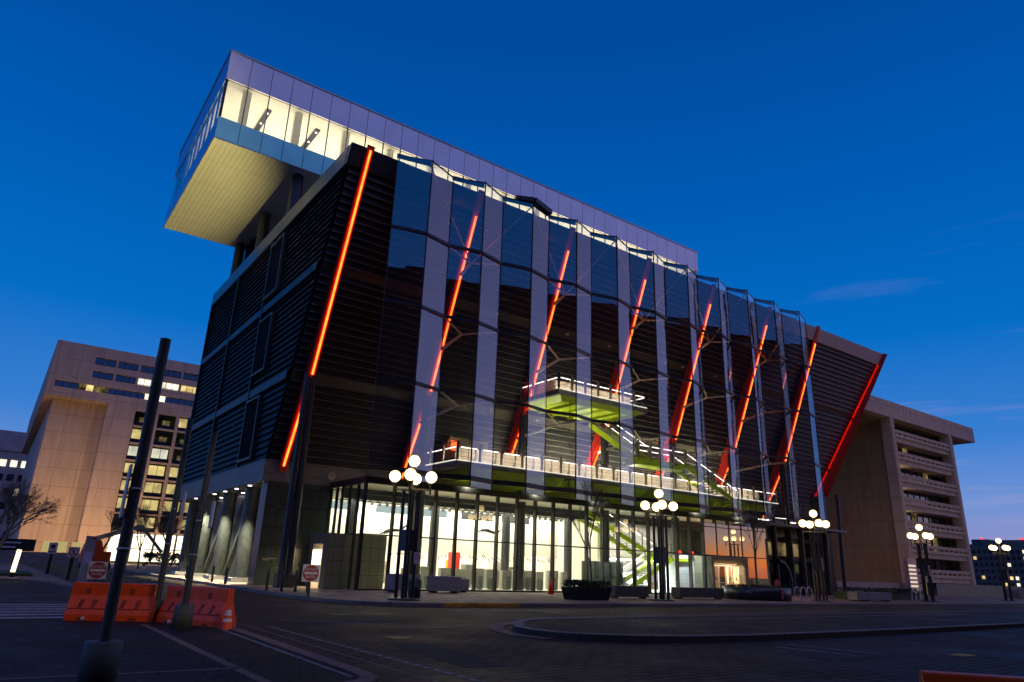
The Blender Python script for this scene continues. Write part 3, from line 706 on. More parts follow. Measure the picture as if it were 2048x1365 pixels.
b = MB(); b.box(LX0 + .06, 60, LY + .08, 60, .10, .19); lb(b, 'floor', plain('pale lobby floor', (.62, .58, .48), .3, 0, .08))
# back wall: upper part with slot windows, open below
b = MB(); b.box(18.4, 43.6, 52, 52.3, 2.85, 5.58); b.box(18.4, 43.6, 52, 52.3, 6.2, 6.34)
for xa, xb in ((18.4, 19), (23.2, 24.6), (28.2, 28.9), (31.3, 32.7), (36.1, 37.0), (40.2, 43.6)): b.box(xa, xb, 52, 52.3, 5.58, 6.2)
lb(b, 'back_wall', white_wall)
for i, (xa, xb) in enumerate(((19, 23.2), (24.6, 28.2), (28.9, 31.3), (32.7, 36.1), (37.0, 40.2))):
    b = MB(); b.box(xa, xb, 52.1, 52.2, 5.58, 6.2); lb(b, 'slot_window', emit('pale lit slot', (.62, .75, .72), .8) if i == 0 else (bpy.data.materials['pale lit slot'] if i < 3 else black_metal))
b = MB(); b.box(43.6, 44.0, 46.5, 58.3, .19, 6.34); lb(b, 'side_wall', white_wall)
b = MB(); b.box(18.4, 43.6, 58, 58.3, .19, 6.3); lb(b, 'shop_wall', white_wall)
b = MB(); b.box(31.6, 32.3, 51.2, 51.95, .19, 2.8); lb(b, 'red_pier', red_m)
b = MB()
for i in range(40):
    x = 27 + i * .42 + random.uniform(-.1, .1); z = 2.15 + random.uniform(0, .3)
    b.bar((x, 53, z), (x + random.uniform(-.25, .25), 53.3, z + .3), .05, .05)
lb(b, 'shop_ceiling_rig', dark_steel)
for i, (x0, x1, z1) in enumerate(((19.6, 20.6, 2.0), (20.9, 22.2, 1.5), (23.6, 24.6, 2.1), (25.0, 25.9, 1.2), (26.6, 27.5, 1.9), (29, 30.2, 1.4), (33.4, 34.2, 2.2), (35, 36, 1.9), (38, 39, 2.2), (40, 41.2, 1.8))):
    b = MB(); b.box(x0, x1, 54.5, 55.3, .19, z1)
    for k in range(3): b.box(x0 - .05, x1 + .05, 54.3, 54.49, .5 + k * .45, .55 + k * .45)
    lb(b, 'shop_shelf', (walk_wall, band_m, kerb_yellow, kiosk_dark)[i % 4])
for x in (21, 27.9, 34.8, 41.6):
    b = MB(); b.tube((x, 48.2, .19), (x, 48.2, 6.36), .36, n=16); lb(b, 'column', dark_steel)
# right part of the lobby: white car hall
b = MB(); b.box(44.0, 60, 51, 51.2, .19, 6.3); lb(b, 'hall_wall', plain('grey hall wall', (.55, .52, .50), .7))
b = MB(); b.box(43.99, 60, 50.6, 51, .19, .9); lb(b, 'hall_dado', plain('brown hall dado', (.3, .2, .16), .6))
b = MB(); b.box(44.1, 50.5, 44.5, 50.4, 2.85, 3.0); lb(b, 'hall_ceiling', white_wall)
b = MB()
for y in (45.3, 47.6, 49.6): b.box(44.4, 50.2, y, y + .3, 2.78, 2.84)
lb(b, 'strip_light', emit('cool strip light', (.88, .95, 1), 7))
b = MB(); b.box(47.9, 50.4, 41.5, 43.4, .19, 3.3); lb(b, 'white_cabin', white_box)
for i in range(2):
    b = MB(); b.sphere((48.5 + i * 1.6, 41.4, 3.50), .14, 10, 8); lb(b, 'red_lamp', red_lamp)
b = MB(); b.box(38.75, 41.9, 41.7, 43.2, .19, 2.45); lb(b, 'dark_cabin', tile_x)
b = MB(); b.box(52.5, 59.5, 45.2, 45.4, .19, 6.3); lb(b, 'dark_partition', tile_x)
b = MB(); b.box(59.6, 59.75, LY + .1, 51, .15, LZ); lb(b, 'end_wall', tile_y)
# entrance vestibules
def splay(b, x0, x1, z0, z1): pass
b = MB(); b.box(17.0, 17.25, 42.4, 43.0, .15, 3.4); b.box(17.0, 17.25, 44.6, 45.3, .15, 3.4); b.box(17.0, 17.25, 43.0, 44.6, 2.75, 3.4)
b.box(17.26, 20.9, 45.0, 45.3, .15, 3.4); b.box(17.26, 20.9, 42.7, 45.0, 3.1, 3.4)
vest = b.build('vestibule', portal_y, mus)
b = MB(); b.box(17.0, 20.9, 42.12, 42.395, .15, 3.4); b.build('vestibule_face', portal_x, vest)
b = MB(); b.face((17.0, 43.0, 2.75), (17.55, 43.1, 2.45), (17.55, 44.5, 2.45), (17.0, 44.6, 2.75)); b.face((17.0, 44.6, .16), (17.55, 44.5, .16), (17.55, 44.5, 2.45), (17.0, 44.6, 2.75)); b.face((17.0, 43.0, 2.75), (17.55, 43.1, 2.45), (17.55, 43.1, .16), (17.0, 43.0, .16)); b.build('reveal', white_wall, vest)
for y0, y1 in ((43.12, 43.78), (43.82, 44.48)):
    b = MB(); b.box(17.56, 17.6, y0, y0 + .07, .16, 2.4); b.box(17.56, 17.6, y1 - .07, y1, .16, 2.4); b.box(17.56, 17.6, y0, y1, 2.3, 2.4); b.box(17.56, 17.6, y0, y1, .16, .3); d = b.build('door', grey_steel, vest)
    b = MB(); b.face((17.58, y1, .3), (17.58, y0, .3), (17.58, y0, 2.3), (17.58, y1, 2.3)); b.build('door_glass', lobby_glass, vest)
b = MB(); b.box(18.0, 20.5, 43.2, 44.8, 3.02, 3.09); b.build('ceiling_light', emit('warm vestibule light', (1, .62, .26), 5), vest)
b = MB(); b.box(19.6, 19.7, 42.7, 45, .2, 3.05); b.build('inner_screen', plain('orange brown screen', (.7, .42, .22), .5), vest)
# main entrance portal
b = MB()
b.box(50.45, 50.75, 39.6, 41.6, .15, 3.3); b.box(55.0, 55.5, 39.6, 41.6, .15, 3.3); b.box(50.755, 54.995, 39.6, 41.6, 3.0, 3.3)
port = b.build('entrance_portal', portal_x, mus)
b = MB(); b.face((50.75, 39.6, 3.0), (55, 39.6, 3.0), (54.75, 40.05, 2.6), (51.0, 40.05, 2.6)); b.face((50.75, 39.6, .16), (50.75, 39.6, 3.0), (51.0, 40.05, 2.6), (51.0, 40.05, .16)); b.face((55, 39.6, 3.0), (55, 39.6, .16), (54.75, 40.05, .16), (54.75, 40.05, 2.6)); b.build('reveal', portal_y, port)
for i in range(4):
    x0 = 51.02 + i * .93; x1 = x0 + .91
    b = MB(); b.box(x0, x0 + .06, 40.05, 40.11, .16, 2.58); b.box(x1 - .06, x1, 40.05, 40.11, .16, 2.58); b.box(x0 + .06, x1 - .06, 40.05, 40.11, 2.5, 2.58); b.box(x0 + .06, x1 - .06, 40.05, 40.11, 1.1, 1.16); b.box(x0 + .06, x1 - .06, 40.05, 40.11, .16, .3); d = b.build('door', grey_steel, port)
    b = MB(); b.face((x0, 40.08, .2), (x1, 40.08, .2), (x1, 40.08, 2.54), (x0, 40.08, 2.54)); b.build('door_glass', lobby_glass, port)
    b = MB(); b.box(x0 + .37, x0 + .48, 40.02, 40.045, 1.35, 1.58); b.build('door_notice', black_metal, port)
b = MB(); b.box(50.8, 54.9, 43.0, 43.1, .2, 3.0); b.build('inner_screen', plain('salmon vestibule lining', (.80, .52, .36), .6), port)
b = MB(); b.box(51.3, 54.4, 40.8, 42.6, 2.8, 2.88); b.build('ceiling_light', emit('warm portal light', (1, .6, .32), 6), port)

# ---- walkway, upper platform, stairs in the atrium
WZ = 8.3
def railing(b, led, pts, h=1.15, post=1.75, posts=None):
    posts = posts if posts is not None else b
    for (p, q) in zip(pts[:-1], pts[1:]):
        p = Vector(p); q = Vector(q); L = (q - p).length; n = max(1, round(L / post))
        b.bar(p + Vector((0, 0, h + .12)), q + Vector((0, 0, h + .12)), .05, .05)
        for k in (.25, .5):
            b.bar(p + Vector((0, 0, h * k)), q + Vector((0, 0, h * k)), .025, .025)
        for i in range(n + 1):
            c = p.lerp(q, i / n); b.box(c.x - .06, c.x + .06, c.y - .06, c.y + .06, c.z - .25, c.z + h + .12)
        for i in range(n):
            a = p.lerp(q, (i + .14) / n); c = p.lerp(q, (i + .86) / n)
            led.bar(a + Vector((0, 0, h * .78)), c + Vector((0, 0, h * .78)), .05, .055)
rail_m = plain('grey handrail steel', (.30, .29, .28), .4, .6)
YW = 38.5
b = MB(); b.box(23.6, 59.3, YW, 44.8, WZ - .28, WZ - .02); walk = b.build('walkway', plain('grey walkway deck edge', (.22, .22, .24), .5, .3), mus)
b = MB()
x = 25.0
while x < 58:
    x1 = min(x + 8.0, 58.5)
    b._add([(x, YW + .12, WZ - .3), (x1, YW + .12, WZ - .3), (x1 - .8, YW + .25, WZ - .95), (x + .5, YW + .25, WZ - .95), (x, 44.5, WZ - .3), (x1, 44.5, WZ - .3), (x1 - .8, 44.4, WZ - .95), (x + .5, 44.4, WZ - .95)],
           [(0, 1, 2, 3), (4, 7, 6, 5), (3, 2, 6, 7), (0, 3, 7, 4), (1, 5, 6, 2)])
    x = x1 + .75
b.build('underside', lime_m, walk)
b = MB(); l = MB(); railing(b, l, [(23.7, 44.0, WZ), (23.7, YW + .08, WZ), (59.2, YW + .08, WZ)]); b.build('railing', rail_m, walk); l.build('handrail_light', led_white, walk)
b = MB(); b.box(23.65, 59.25, YW - .03, YW - .005, WZ - .02, WZ + .05); b.box(23.565, 23.59, YW, 44.0, WZ - .02, WZ + .05); b.build('edge_light', emit('soft edge light', (1, .9, .75), 1.3), walk)
x = 24.6; k = 0
while x < 58.4:
    b = MB(); b.box(x, x + 1.6, 40.3, 40.36, WZ + .04, WZ + 1.2); b.build('wall_lining', walk_wall, walk)
    b = MB(); b._add([(x + 1.25, 40.28, WZ + .05), (x + 1.68, 40.28, WZ + .05), (x + 1.68, 40.28, WZ + .98)], [(0, 1, 2)]); b.build('lining_gusset', kiosk_dark, walk)
    x += 1.72; k += 1
b = MB(); b.hexa([(25.6, 45.0, WZ), (30.2, 45.0, WZ), (30.2, 46.0, WZ), (25.6, 46.0, WZ)], [(26.3, 44.0, WZ + 2.6), (29.8, 44.0, WZ + 2.6), (29.8, 45.2, WZ + 2.6), (26.3, 45.2, WZ + 2.6)]); b.build('doorway', plain('olive doorway panel', (.22, .20, .12), .6), walk)
b = MB(); b.box(26.4, 26.85, 43.9, 43.97, WZ + 1.6, WZ + 2.3); b.build('exit_light', emit('orange exit light', (1, .12, .02), 3), walk)
UZ = 14.5
b = MB(); b.box(31.8, 41.3, 38.05, 42.9, UZ - .38, UZ - .02); plat = b.build('upper_platform', plain('grey platform edge', (.20, .20, .21), .5, .3), mus)
b = MB(); b.hexa([(32.6, 38.6, UZ - .75), (40.4, 38.6, UZ - .75), (40.4, 42.8, UZ - .75), (32.6, 42.8, UZ - .75)], [(32.1, 38.2, UZ - .4), (41.0, 38.2, UZ - .4), (41.0, 42.85, UZ - .4), (32.1, 42.85, UZ - .4)])
for x in (33.5, 35, 36.6, 38.2, 39.7): b.box(x, x + .12, 38.3, 42.6, UZ - .95, UZ - .74)
b.build('underside', lime_m, plat)
b = MB(); l = MB(); railing(b, l, [(31.9, 42.8, UZ), (31.9, 38.13, UZ), (41.2, 38.13, UZ), (41.2, 40.5, UZ)], post=1.35); b.build('railing', rail_m, plat); l.build('handrail_light', led_white, plat)
b = MB(); b.box(31.85, 41.25, 38.02, 38.045, UZ - .02, UZ + .04); b.build('edge_light', bpy.data.materials['soft edge light'], plat)
b = MB(); b.box(32.9, 41.1, 39.75, 39.82, UZ, UZ + 1.2); b.box(32.83, 32.89, 39.83, 42.6, UZ, UZ + 1.2); b.build('wall_lining', walk_wall, plat)
def flight(p0, p1, width, side, n, parent=None, name='stair', rail=True):
    """p0 top, p1 bottom of the near stringer, side = vector across the flight"""
    p0 = Vector(p0); p1 = Vector(p1); sd = Vector(side).normalized() * width
    b = MB()
    for o in (Vector((0, 0, 0)), sd): b.bar(p0 + o, p1 + o, .10, .42)
    st = b.build(name, lime_m, parent or mus)
    t = MB()
    for i in range(n):
        c = p0.lerp(p1, (i + .5) / n) + Vector((0, 0, .02)); t.bar(c + sd * .04, c + sd * .96, .30, .035)
    t.build('tread', grating, st)
    if rail:
        rb = MB(); l = MB()
        for o in (Vector((0, 0, 0)), sd):
            a, c = p0 + o + Vector((0, 0, .2)), p1 + o + Vector((0, 0, .2)); L = max(2, round((c - a).length / 1.6))
            rb.bar(a + Vector((0, 0, 1.1)), c + Vector((0, 0, 1.1)), .05, .05); rb.bar(a + Vector((0, 0, .5)), c + Vector((0, 0, .5)), .025, .025)
            for i in range(L + 1):
                q = a.lerp(c, i / L); rb.box(q.x - .04, q.x + .04, q.y - .04, q.y + .04, q.z - .1, q.z + 1.1)
            if o.length > .1 or name == 'stair':
                for i in range(L): l.bar(a.lerp(c, (i + .12) / L) + Vector((0, 0, .85)), a.lerp(c, (i + .88) / L) + Vector((0, 0, .85)), .045, .05)
        rb.build('railing', rail_m, st); l.build('handrail_light', led_white, st)
    return st
flight((39.3, 42.9, 13.6), (39.3, 37.75, 10.2), 1.6, (1, 0, 0), 17)
b = MB(); b.box(39.1, 44.9, 37.1, 38.9, 9.95, 10.2); b.box(39.3, 44.6, 37.3, 38.7, 9.7, 9.94); land = b.build('stair_landing', lime_m, mus)
b = MB(); l = MB(); railing(b, l, [(40.9, 38.85, 10.25), (44.8, 38.85, 10.25)], post=1.3); railing(b, l, [(39.2, 37.15, 10.25), (44.6, 37.15, 10.25)], post=1.3); b.build('railing', rail_m, land); l.build('handrail_light', led_white, land)
flight((44.9, 37.3, 10.15), (51.6, 37.3, 7.6), 1.5, (0, 1, 0), 16)
b = MB(); b.box(51.5, 56.5, 37.2, 38.45, 7.25, 7.5); b.build('stair_landing', lime_m, mus)
flight((39.8, 43.6, 6.3), (47.8, 43.6, 3.0), 1.9, (0, 1, 0), 20, lobby)
b = MB(); b.box(47.7, 49.8, 41.4, 45.6, 2.75, 2.98); lb(b, 'stair_landing', lime_m)
flight((47.6, 41.6, 2.9), (41.9, 41.6, .25), 1.7, (0, 1, 0), 16, lobby, 'lower_stair')
# ground floor right of the lobby
b = MB(); b.box(60.2, 75, 44.0, 44.3, .15, ZB); b.build('shop_front', tile_x, mus)
shop_glass = glass('teal shop glass', 2.2, (.25, .36, .33))
for x0, x1 in ((60.6, 64.5), (64.8, 70.5)):
    b = MB(); b.box(x0, x1, 43.9, 43.98, 3.9, 5.2); b.build('strip_window', lit_dim, mus)
    b = MB(); b.face((x0, 43.6, .5), (x1, 43.6, .5), (x1, 43.6, 3.3), (x0, 43.6, 3.3)); b.build('shop_window', mirror_glass, mus)
brown_beam = plain('brown timber beam', (.12, .075, .045), .6)
for z in (3.4, 5.3):
    b = MB(); b.box(60.3, 74.5, 43.3, 43.88, z, z + .42); b.build('shop_beam', brown_beam, mus)
for x in (62.6, 67.25):
    b = MB(); b.tube((x, 41.5, .15), (x, 41.5, 9), .3, n=14); b.build('column', dark_steel, mus)
b = MB(); b.box(73.8, 75.2, 42.6, 44, .15, 10.5); b.build('end_pier', tile_x, mus)
for x in (72.6, 75.6):
    b = MB(); b.tube((x, 42.0, .15), (x + .5, 42.0, 10.8), .2, n=12); b.build('end_pole', dark_steel, mus)
b = MB()
for i in range(5): b.box(62 + i * 2.6, 64 + i * 2.6, 42.5, 42.7, 7.2 + (i % 2) * .35, 7.28 + (i % 2) * .35)
b.build('strip_light', emit('gallery strip light', (1, .85, .7), 4), mus)
b = MB(); b.box(60.3, 74.5, 40.4, 46, 6.55, 6.75); b.build('canopy', fascia_x, mus)

# ------------------------------------------------------------------ lamps of the building, with added unseen fill lights
def spot(name, loc, tgt, e, col, ang, blend=.5, rad=.2):
    L = bpy.data.lights.new(name, 'SPOT'); L.energy = e; L.color = col; L.spot_size = math.radians(ang); L.spot_blend = blend; L.shadow_soft_size = rad
    o = bpy.data.objects.new(name, L); COL.objects.link(o); o.location = loc
    o.rotation_euler = (Vector(tgt) - Vector(loc)).to_track_quat('-Z', 'Y').to_euler(); return o
def area(name, loc, sx_, sy_, e, col, rot=(0, 0, 0)):
    L = bpy.data.lights.new(name, 'AREA'); L.shape = 'RECTANGLE'; L.size = sx_; L.size_y = sy_; L.energy = e; L.color = col
    o = bpy.data.objects.new(name, L); COL.objects.link(o); o.location = loc; o.rotation_euler = rot; return o
area('lobby_ceiling_light', (31, 51.2, 6.33), 24, .7, 1600, (1, .94, .79))
area('lobby_ceiling_light', (31, 47.4, 6.33), 24, 1.2, 950, (1, .95, .82))
area('lobby_front_light', (31, 43.2, 5.7), 22, .5, 420, (1, .92, .7))
area('shop_light', (31, 55.4, 3.4), 24, 3, 1700, (1, .86, .74))
area('hall_light', (47.4, 45.5, 2.76), 5, 5, 2600, (.85, .95, 1))
area('hall_high_light', (50, 48.5, 6.2), 12, 2, 700, (1, .95, .85))
spot('added_cabin_spot', (49.1, 40.75, 5.65), (49.1, 41.5, 1.2), 2600, (.85, .95, 1), 75, .7, .1)  # added spot without a fixture, brightens the cabin front
area('added_pavilion_panel', (36.5, 56.5, 34.75), 56, 8, 3300, (1, .87, .68), (PI, 0, 0))  # hidden panel facing up from the floor, added to light the ceiling
area('added_pavilion_end_panel', (10.5, 58.5, 34.75), 4, 14, 150, (1, .87, .68), (PI, 0, 0))  # second hidden floor panel, added for the left end
for i in range(7): spot('atrium_wash_light', (32 + i * 3.9, 42.6, 9.55), (32 + i * 3.9, 44.9, 11.6), 1500, (1, .84, .58), 125, .8, .1)
area('walkway_rail_light', (41.4, 38.75, WZ + .9), 34, .1, 560, (1, .80, .56), (math.radians(62), 0, 0))
area('platform_rail_light', (36.5, 38.3, UZ + .9), 9, .1, 150, (1, .80, .56), (math.radians(62), 0, 0))
for x in (33.5, 38.2): spot('added_platform_spot', (x, 43.6, 9.7), (x + .5, 39.8, 14), 1500, (1, .95, .6), 75, .7, .15)  # added unseen spots that brighten the lime underside
for x in (41.5, 47.0): spot('added_stair_spot', (x, 40.1, 8.5), (x, 38.2, 10.5), 420, (1, .95, .7), 120, .8, .1)  # added unseen spots that brighten the stair flights
for i in range(6): spot('canopy_uplight', (26 + i * 6, 39.4, 6.95), (26 + i * 6, 41.5, 8), 110, (1, .95, .7), 150, .8, .1)
area('doorway_light', (18.6, 43.8, 2.95), 1.6, 1.2, 170, (1, .70, .40))
area('reveal_light', (17.35, 43.8, 2.46), .3, 1.0, 140, (1, .80, .48))
area('portal_light', (52.9, 41.8, 2.72), 3, 1.2, 1300, (1, .62, .38))
area('portal_reveal_light', (52.85, 39.8, 2.72), 3, .2, 120, (1, .66, .42))
spot('added_barrier_spot', (7.5, 1.5, 6.5), (3.6, 21, .5), 1500, (1, .74, .48), 24, .6, .4)  # added off-frame spot, lifts the orange barriers
spot('added_sign_spot', (7.5, 1.5, 6.5), (12.15, 31.8, 1.3), 5000, (1, .85, .7), 7, .8, .2)  # narrow off-frame spot added for the sign on the pavement
spot('added_right_front_spot', (92, 0, 7), (109, 46, 13), 5500, (1, .80, .56), 60, .8, .5)  # off-frame spot added to lift the tan building's front
spot('added_soffit_spot', (11, 30, .3), (-2.5, 61, 32.66), 50000, (1, .84, .34), 46, .55, .15)  # added spot without a fixture; its cone edge shapes the lit underside
for x in (-4, 9, 19): spot('added_facade_spot', (x, 126, .6), (x + 1, 140, 6), 5600, (1, .63, .29), 125, .9, .3)  # added unseen spots for the warm light on the left block
spot('added_facade_spot', (84, 47, .4), (100, 60, 9), 1000, (1, .62, .26), 120, .9, .3)  # added unseen spot warming the brown side wall

# ------------------------------------------------------------------ left concrete office block
LBY = 140
lo = thing('office_block', 'brown concrete office block with overhanging top storeys, left of the museum', 'building', (17, 140, 0))
XL, XR_ = 2.75, 60
b = MB()
rows = [(33.84, 35.2), (31.4, 32.7), (28.9, 30.05)]
zt = 37.1
def wall_rows(b, y, holes, x0, x1, z0, z1):
    """front slab between x0,x1 / z0,z1 with rectangular holes given as rows (za,zb,[(xa,xb)])"""
    zc = z0
    for za, zb, xs in sorted(holes):
        if za > zc: b.box(x0, x1, y, y + .9, zc, za)
        c = x0
        for xa, xb in xs:
            if xa > c: b.box(c, xa, y, y + .9, za, zb)
            c = xb
        if c < x1: b.box(c, x1, y, y + .9, za, zb)
        zc = zb
    if zc < z1: b.box(x0, x1, y, y + .9, zc, z1)
wins = [(8.98 + 3.68 * i, 12.28 + 3.68 * i) for i in range(13)]
wall_rows(b, LBY, [(33.84, 35.2, wins), (31.4, 32.7, wins), (28.9, 30.05, [(3.77, XR_ - .5)])], XL, XR_, 27.3, zt)
b.build('upper_wall', conc_left, lo)
b = MB(); b.box(XL, XL + .9, LBY + .91, 236, 27.3, zt); b.build('upper_side_wall', conc_left_y, lo)
b = MB(); b.box(XL + .91, XR_, LBY + .91, 236, 36.2, 36.9); b.box(XL + .91, XR_, LBY + .905, 236, 27.35, 27.6); b.build('roof', conc_left, lo)
for zi, (za, zb) in enumerate(rows[:2]):
    for i, (xa, xb) in enumerate(wins):
        lit = (zi == 1 and i in (2, 3, 4, 5, 7)) or (zi == 0 and i == 5)
        m = lit_white if lit and i < 4 else (lit_warm if lit else mirror_glass)
        w = MB(); w.box(xa, xb, LBY + .55, LBY + .6, za, zb); o = w.build('window', m, lo)
        w = MB()
        for k in (1, 2): w.box(xa + k * (xb - xa) / 3 - .04, xa + k * (xb - xa) / 3 + .04, LBY + .5, LBY + .549, za, zb)
        w.box(xa, xb, LBY + .3, LBY + .36, za + .12, za + .2); w.build('window_frame', black_metal, o)
k = 0; x = 3.8
while x < XR_ - 1:
    m = mirror_glass
    if k in (3, 4, 5, 6): m = lit_dim if k != 4 else lit_warm
    if k in (12, 13, 14): m = lit_white
    w = MB(); w.box(x + .04, x + 1.12, LBY + .5, LBY + .55, 28.9, 30.05); w.build('window', m, lo); x += 1.18; k += 1
b = MB(); b.box(4.2, 12.4, LBY + 3.4, LBY + 4, 0, 27.33); b.build('recessed_wall', conc_left, lo)
b = MB(); b.box(4.2, 5.0, LBY + 4.01, 226, 0, 27.33); b.build('side_wall', conc_left_y, lo)
b = MB(); b.box(12.4, 16.95, LBY, LBY + 3.9, 0, 27.29); b.build('pier', conc_left, lo)
b = MB()
zr = [5.6 + 3.07 * i for i in range(8)]
for z in zr: b.box(16.96, XR_, LBY + .02, LBY + .7, z - .30, z)
for i in range(12): b.box(20.35 + 3.62 * i, 20.85 + 3.62 * i, LBY, LBY + .75, 5.3, 27.29)
b.box(16.96, XR_, LBY + .03, LBY + .7, 27.0 - .35, 27.29)
b.build('window_grid', conc_left, lo)
b = MB(); b.box(16.96, XR_, LBY + 2.0, LBY + 2.2, 0, 27.3); b.build('dim_interior', dark_room, lo)
litmap = {(6, 2): 'w', (5, 0): 'w', (2, 1): 'w', (1, 3): 'w', (6, 0): 'd', (6, 1): 'd', (5, 1): 'd', (5, 2): 'd', (4, 0): 'W', (4, 1): 'W', (4, 2): 'd', (3, 0): 'w', (3, 1): 'w', (3, 2): 'w', (2, 0): 'w', (2, 2): 'w', (1, 1): 'w', (1, 2): 'w', (1, 0): 'w', (0, 1): 'w', (0, 0): 'd'}
for j in range(7):
    for i in range(8):
        xa = 16.98 if i == 0 else 20.86 + 3.62 * (i - 1); xb = 20.34 + 3.62 * i
        w = MB(); w.box(xa, xb, LBY + .6, LBY + .66, zr[j], zr[j] + .72); o = w.build('window', black_metal, lo)
        w = MB(); w.face((xa, LBY + .62, zr[j] + .72), (xb, LBY + .62, zr[j] + .72), (xb, LBY + .62, zr[j] + 2.77), (xa, LBY + .62, zr[j] + 2.77)); w.build('pane', house_glass, o)
        c = litmap.get((j, i), 'w' if (i * 5 + j * 3) % 3 == 0 else '')
        if c:
            w = MB(); ins = .25 if c != 'd' else 1.0
            w.box(xa + ins, xb - ins * .8, LBY + 1.2, LBY + 1.25, zr[j] + .74, zr[j] + (2.5 if c != 'd' else 1.7)); w.build('lit_room', {'w': lit_warm, 'W': lit_white, 'd': lit_dim}[c], o)
            w = MB(); xm = (xa + xb) / 2; w.box(xm - .04, xm + .04, LBY + .56, LBY + .6, zr[j] + .72, zr[j] + 2.77); w.build('window_frame', black_metal, o)
for i in range(9):
    xa = 16.98 + i * 3.62
    w = MB(); w.box(xa + .1, xa + 3.4, LBY + .8, LBY + .86, .6, 5.2); o = w.build('storefront', store_glow if i < 4 else lit_warm, lo)
    w = MB(); w.box(xa - .12, xa + .1, LBY + .5, LBY + .9, 0, 5.3); w.box(xa + .1, xa + 3.4, LBY + .7, LBY + .79, 2.6, 2.75); w.build('storefront_frame', dark_steel, o)
# ------------------------------------------------------------------ blue grey building at the far left
fl = thing('far_office_building', 'blue grey office building with small square windows at the far left edge', 'building', (-8, 260, 0))
blue_conc = plain('pale grey concrete', (.30, .31, .33), .9, 0, .15, .3)
b = MB(); b.box(-40, 8, 260, 280, 0, 30.4); b.box(-40, 8, 259.5, 280, 30.41, 36.4); b.build('wall', blue_conc, fl)
for j in range(6):
    for i in range(14):
        x = -32 + i * 2.75; z = 5.0 + j * 4.15
        w = MB(); w.box(x, x + 1.75, 259.9, 259.98, z, z + 2.0)
        w.build('window', lit_white if (j == 5 and i in (11, 12, 13)) or (i + j * 3) % 11 == 0 else mirror_glass, fl)
# ------------------------------------------------------------------ right concrete office building
rb = thing('concrete_office_building', 'tan concrete office building with balcony bands and flat roof slab, right of the museum', 'building', (105, 46, 0))
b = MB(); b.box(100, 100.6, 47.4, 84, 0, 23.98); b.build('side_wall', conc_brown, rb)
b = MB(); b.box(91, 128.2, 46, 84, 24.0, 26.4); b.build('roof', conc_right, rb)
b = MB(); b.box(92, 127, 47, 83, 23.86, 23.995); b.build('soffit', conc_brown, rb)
for x0, x1 in ((99.9, 100.9), (118.4, 119.5)):
    b = MB(); b.box(x0, x1, 46.02, 47.39, 0, 23.99); b.box(x0 + .2, x0 + .28, 45.97, 46.01, 0, 23.9); b.build('pier', conc_right, rb)
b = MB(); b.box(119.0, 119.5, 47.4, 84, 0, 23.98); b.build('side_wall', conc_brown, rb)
zt_ = [22.45, 19.3, 16.15, 13.0, 9.85, 6.7, 3.5]
for i, z in enumerate(zt_):
    b = MB(); b.box(100.91, 118.39, 46.1, 46.5, z - .42, z); b.box(100.91, 118.39, 46.1, 46.55, z - 1.05, z - .68); b.box(100.91, 118.39, 46.35, 48.9, z - 1.72, z - 1.06)
    x = 101.51
    while x < 118: b.box(x, x + .35, 46.15, 46.45, z - .679, z - .421); x += 1.55
    b.build('balcony', conc_right, rb)
for i in range(8):
    z0 = (zt_[i] if i < 7 else 0.2) ; z1 = (zt_[i - 1] - 1.73) if i else 23.85
    z0b = z0 - 1.0 if i < 7 else .2
    for k in range(9):
        xa = 101.6 + k * 1.84
        c = mirror_glass
        if (i in (3, 4, 5) and k in (0, 1)) or (i == 2 and k in (0, 1)) or (i == 6 and k in (1,)): c = lit_white
        elif i == 2 and k == 1: c = lit_white
        elif (i * 3 + k * 5) % 9 == 0: c = lit_dim
        w = MB(); w.box(xa, xa + 1.74, 48.3, 48.36, z0b, z1); o = w.build('window', c, rb)
        w = MB(); w.box(xa + 1.74, xa + 1.84, 48.2, 48.4, z0b, z1); w.build('window_frame', black_metal, o)
# distant buildings at the right edge
for nm_, x, y0, y1, h, col, lab in (('distant_building', 250, 78, 96, 13.5, (.16, .12, .10), 'distant brown brick building with scattered lit windows at the right edge'), ('distant_building', 262, 93.2, 104, 14.4, (.03, .06, .09), 'distant dark blue glass building beside the brown one at right edge'), ('distant_building', 262, 60, 77.5, 17, (.07, .08, .11), 'distant blue grey block with red roof beacon at the right edge')):
    t = thing(nm_, lab, 'building', (x, (y0 + y1) / 2, 0)); mt = plain(lab[:30], col, .8, 0, .2, .3)
    b = MB(); b.box(x, x + 20, y0, y1, 0, h); b.box(x + 2, x + 10, y0 + 3, y1 - 3, h, h + 1.6); b.build('wall', mt, t)
    for j in range(int(h / 1.9) - 1):
        n = int((y1 - y0) / 1.5)
        for i in range(n):
            if 'glass' in lab and (i + j) % 3: continue
            y = y0 + .5 + i * 1.5; z = 1.6 + j * 1.9
            w = MB(); w.box(x - .12, x - .02, y, y + .8, z, z + .95); w.build('window', lit_warm if random.random() < .12 else (lit_white if random.random() < .08 else mirror_glass), t)
    if 'beacon' in lab or 'brown' in lab:
        b = MB(); b.sphere((x + 3, y0 + 5, h + 1.9), .35, 10, 8); b.build('beacon', red_lamp, t)
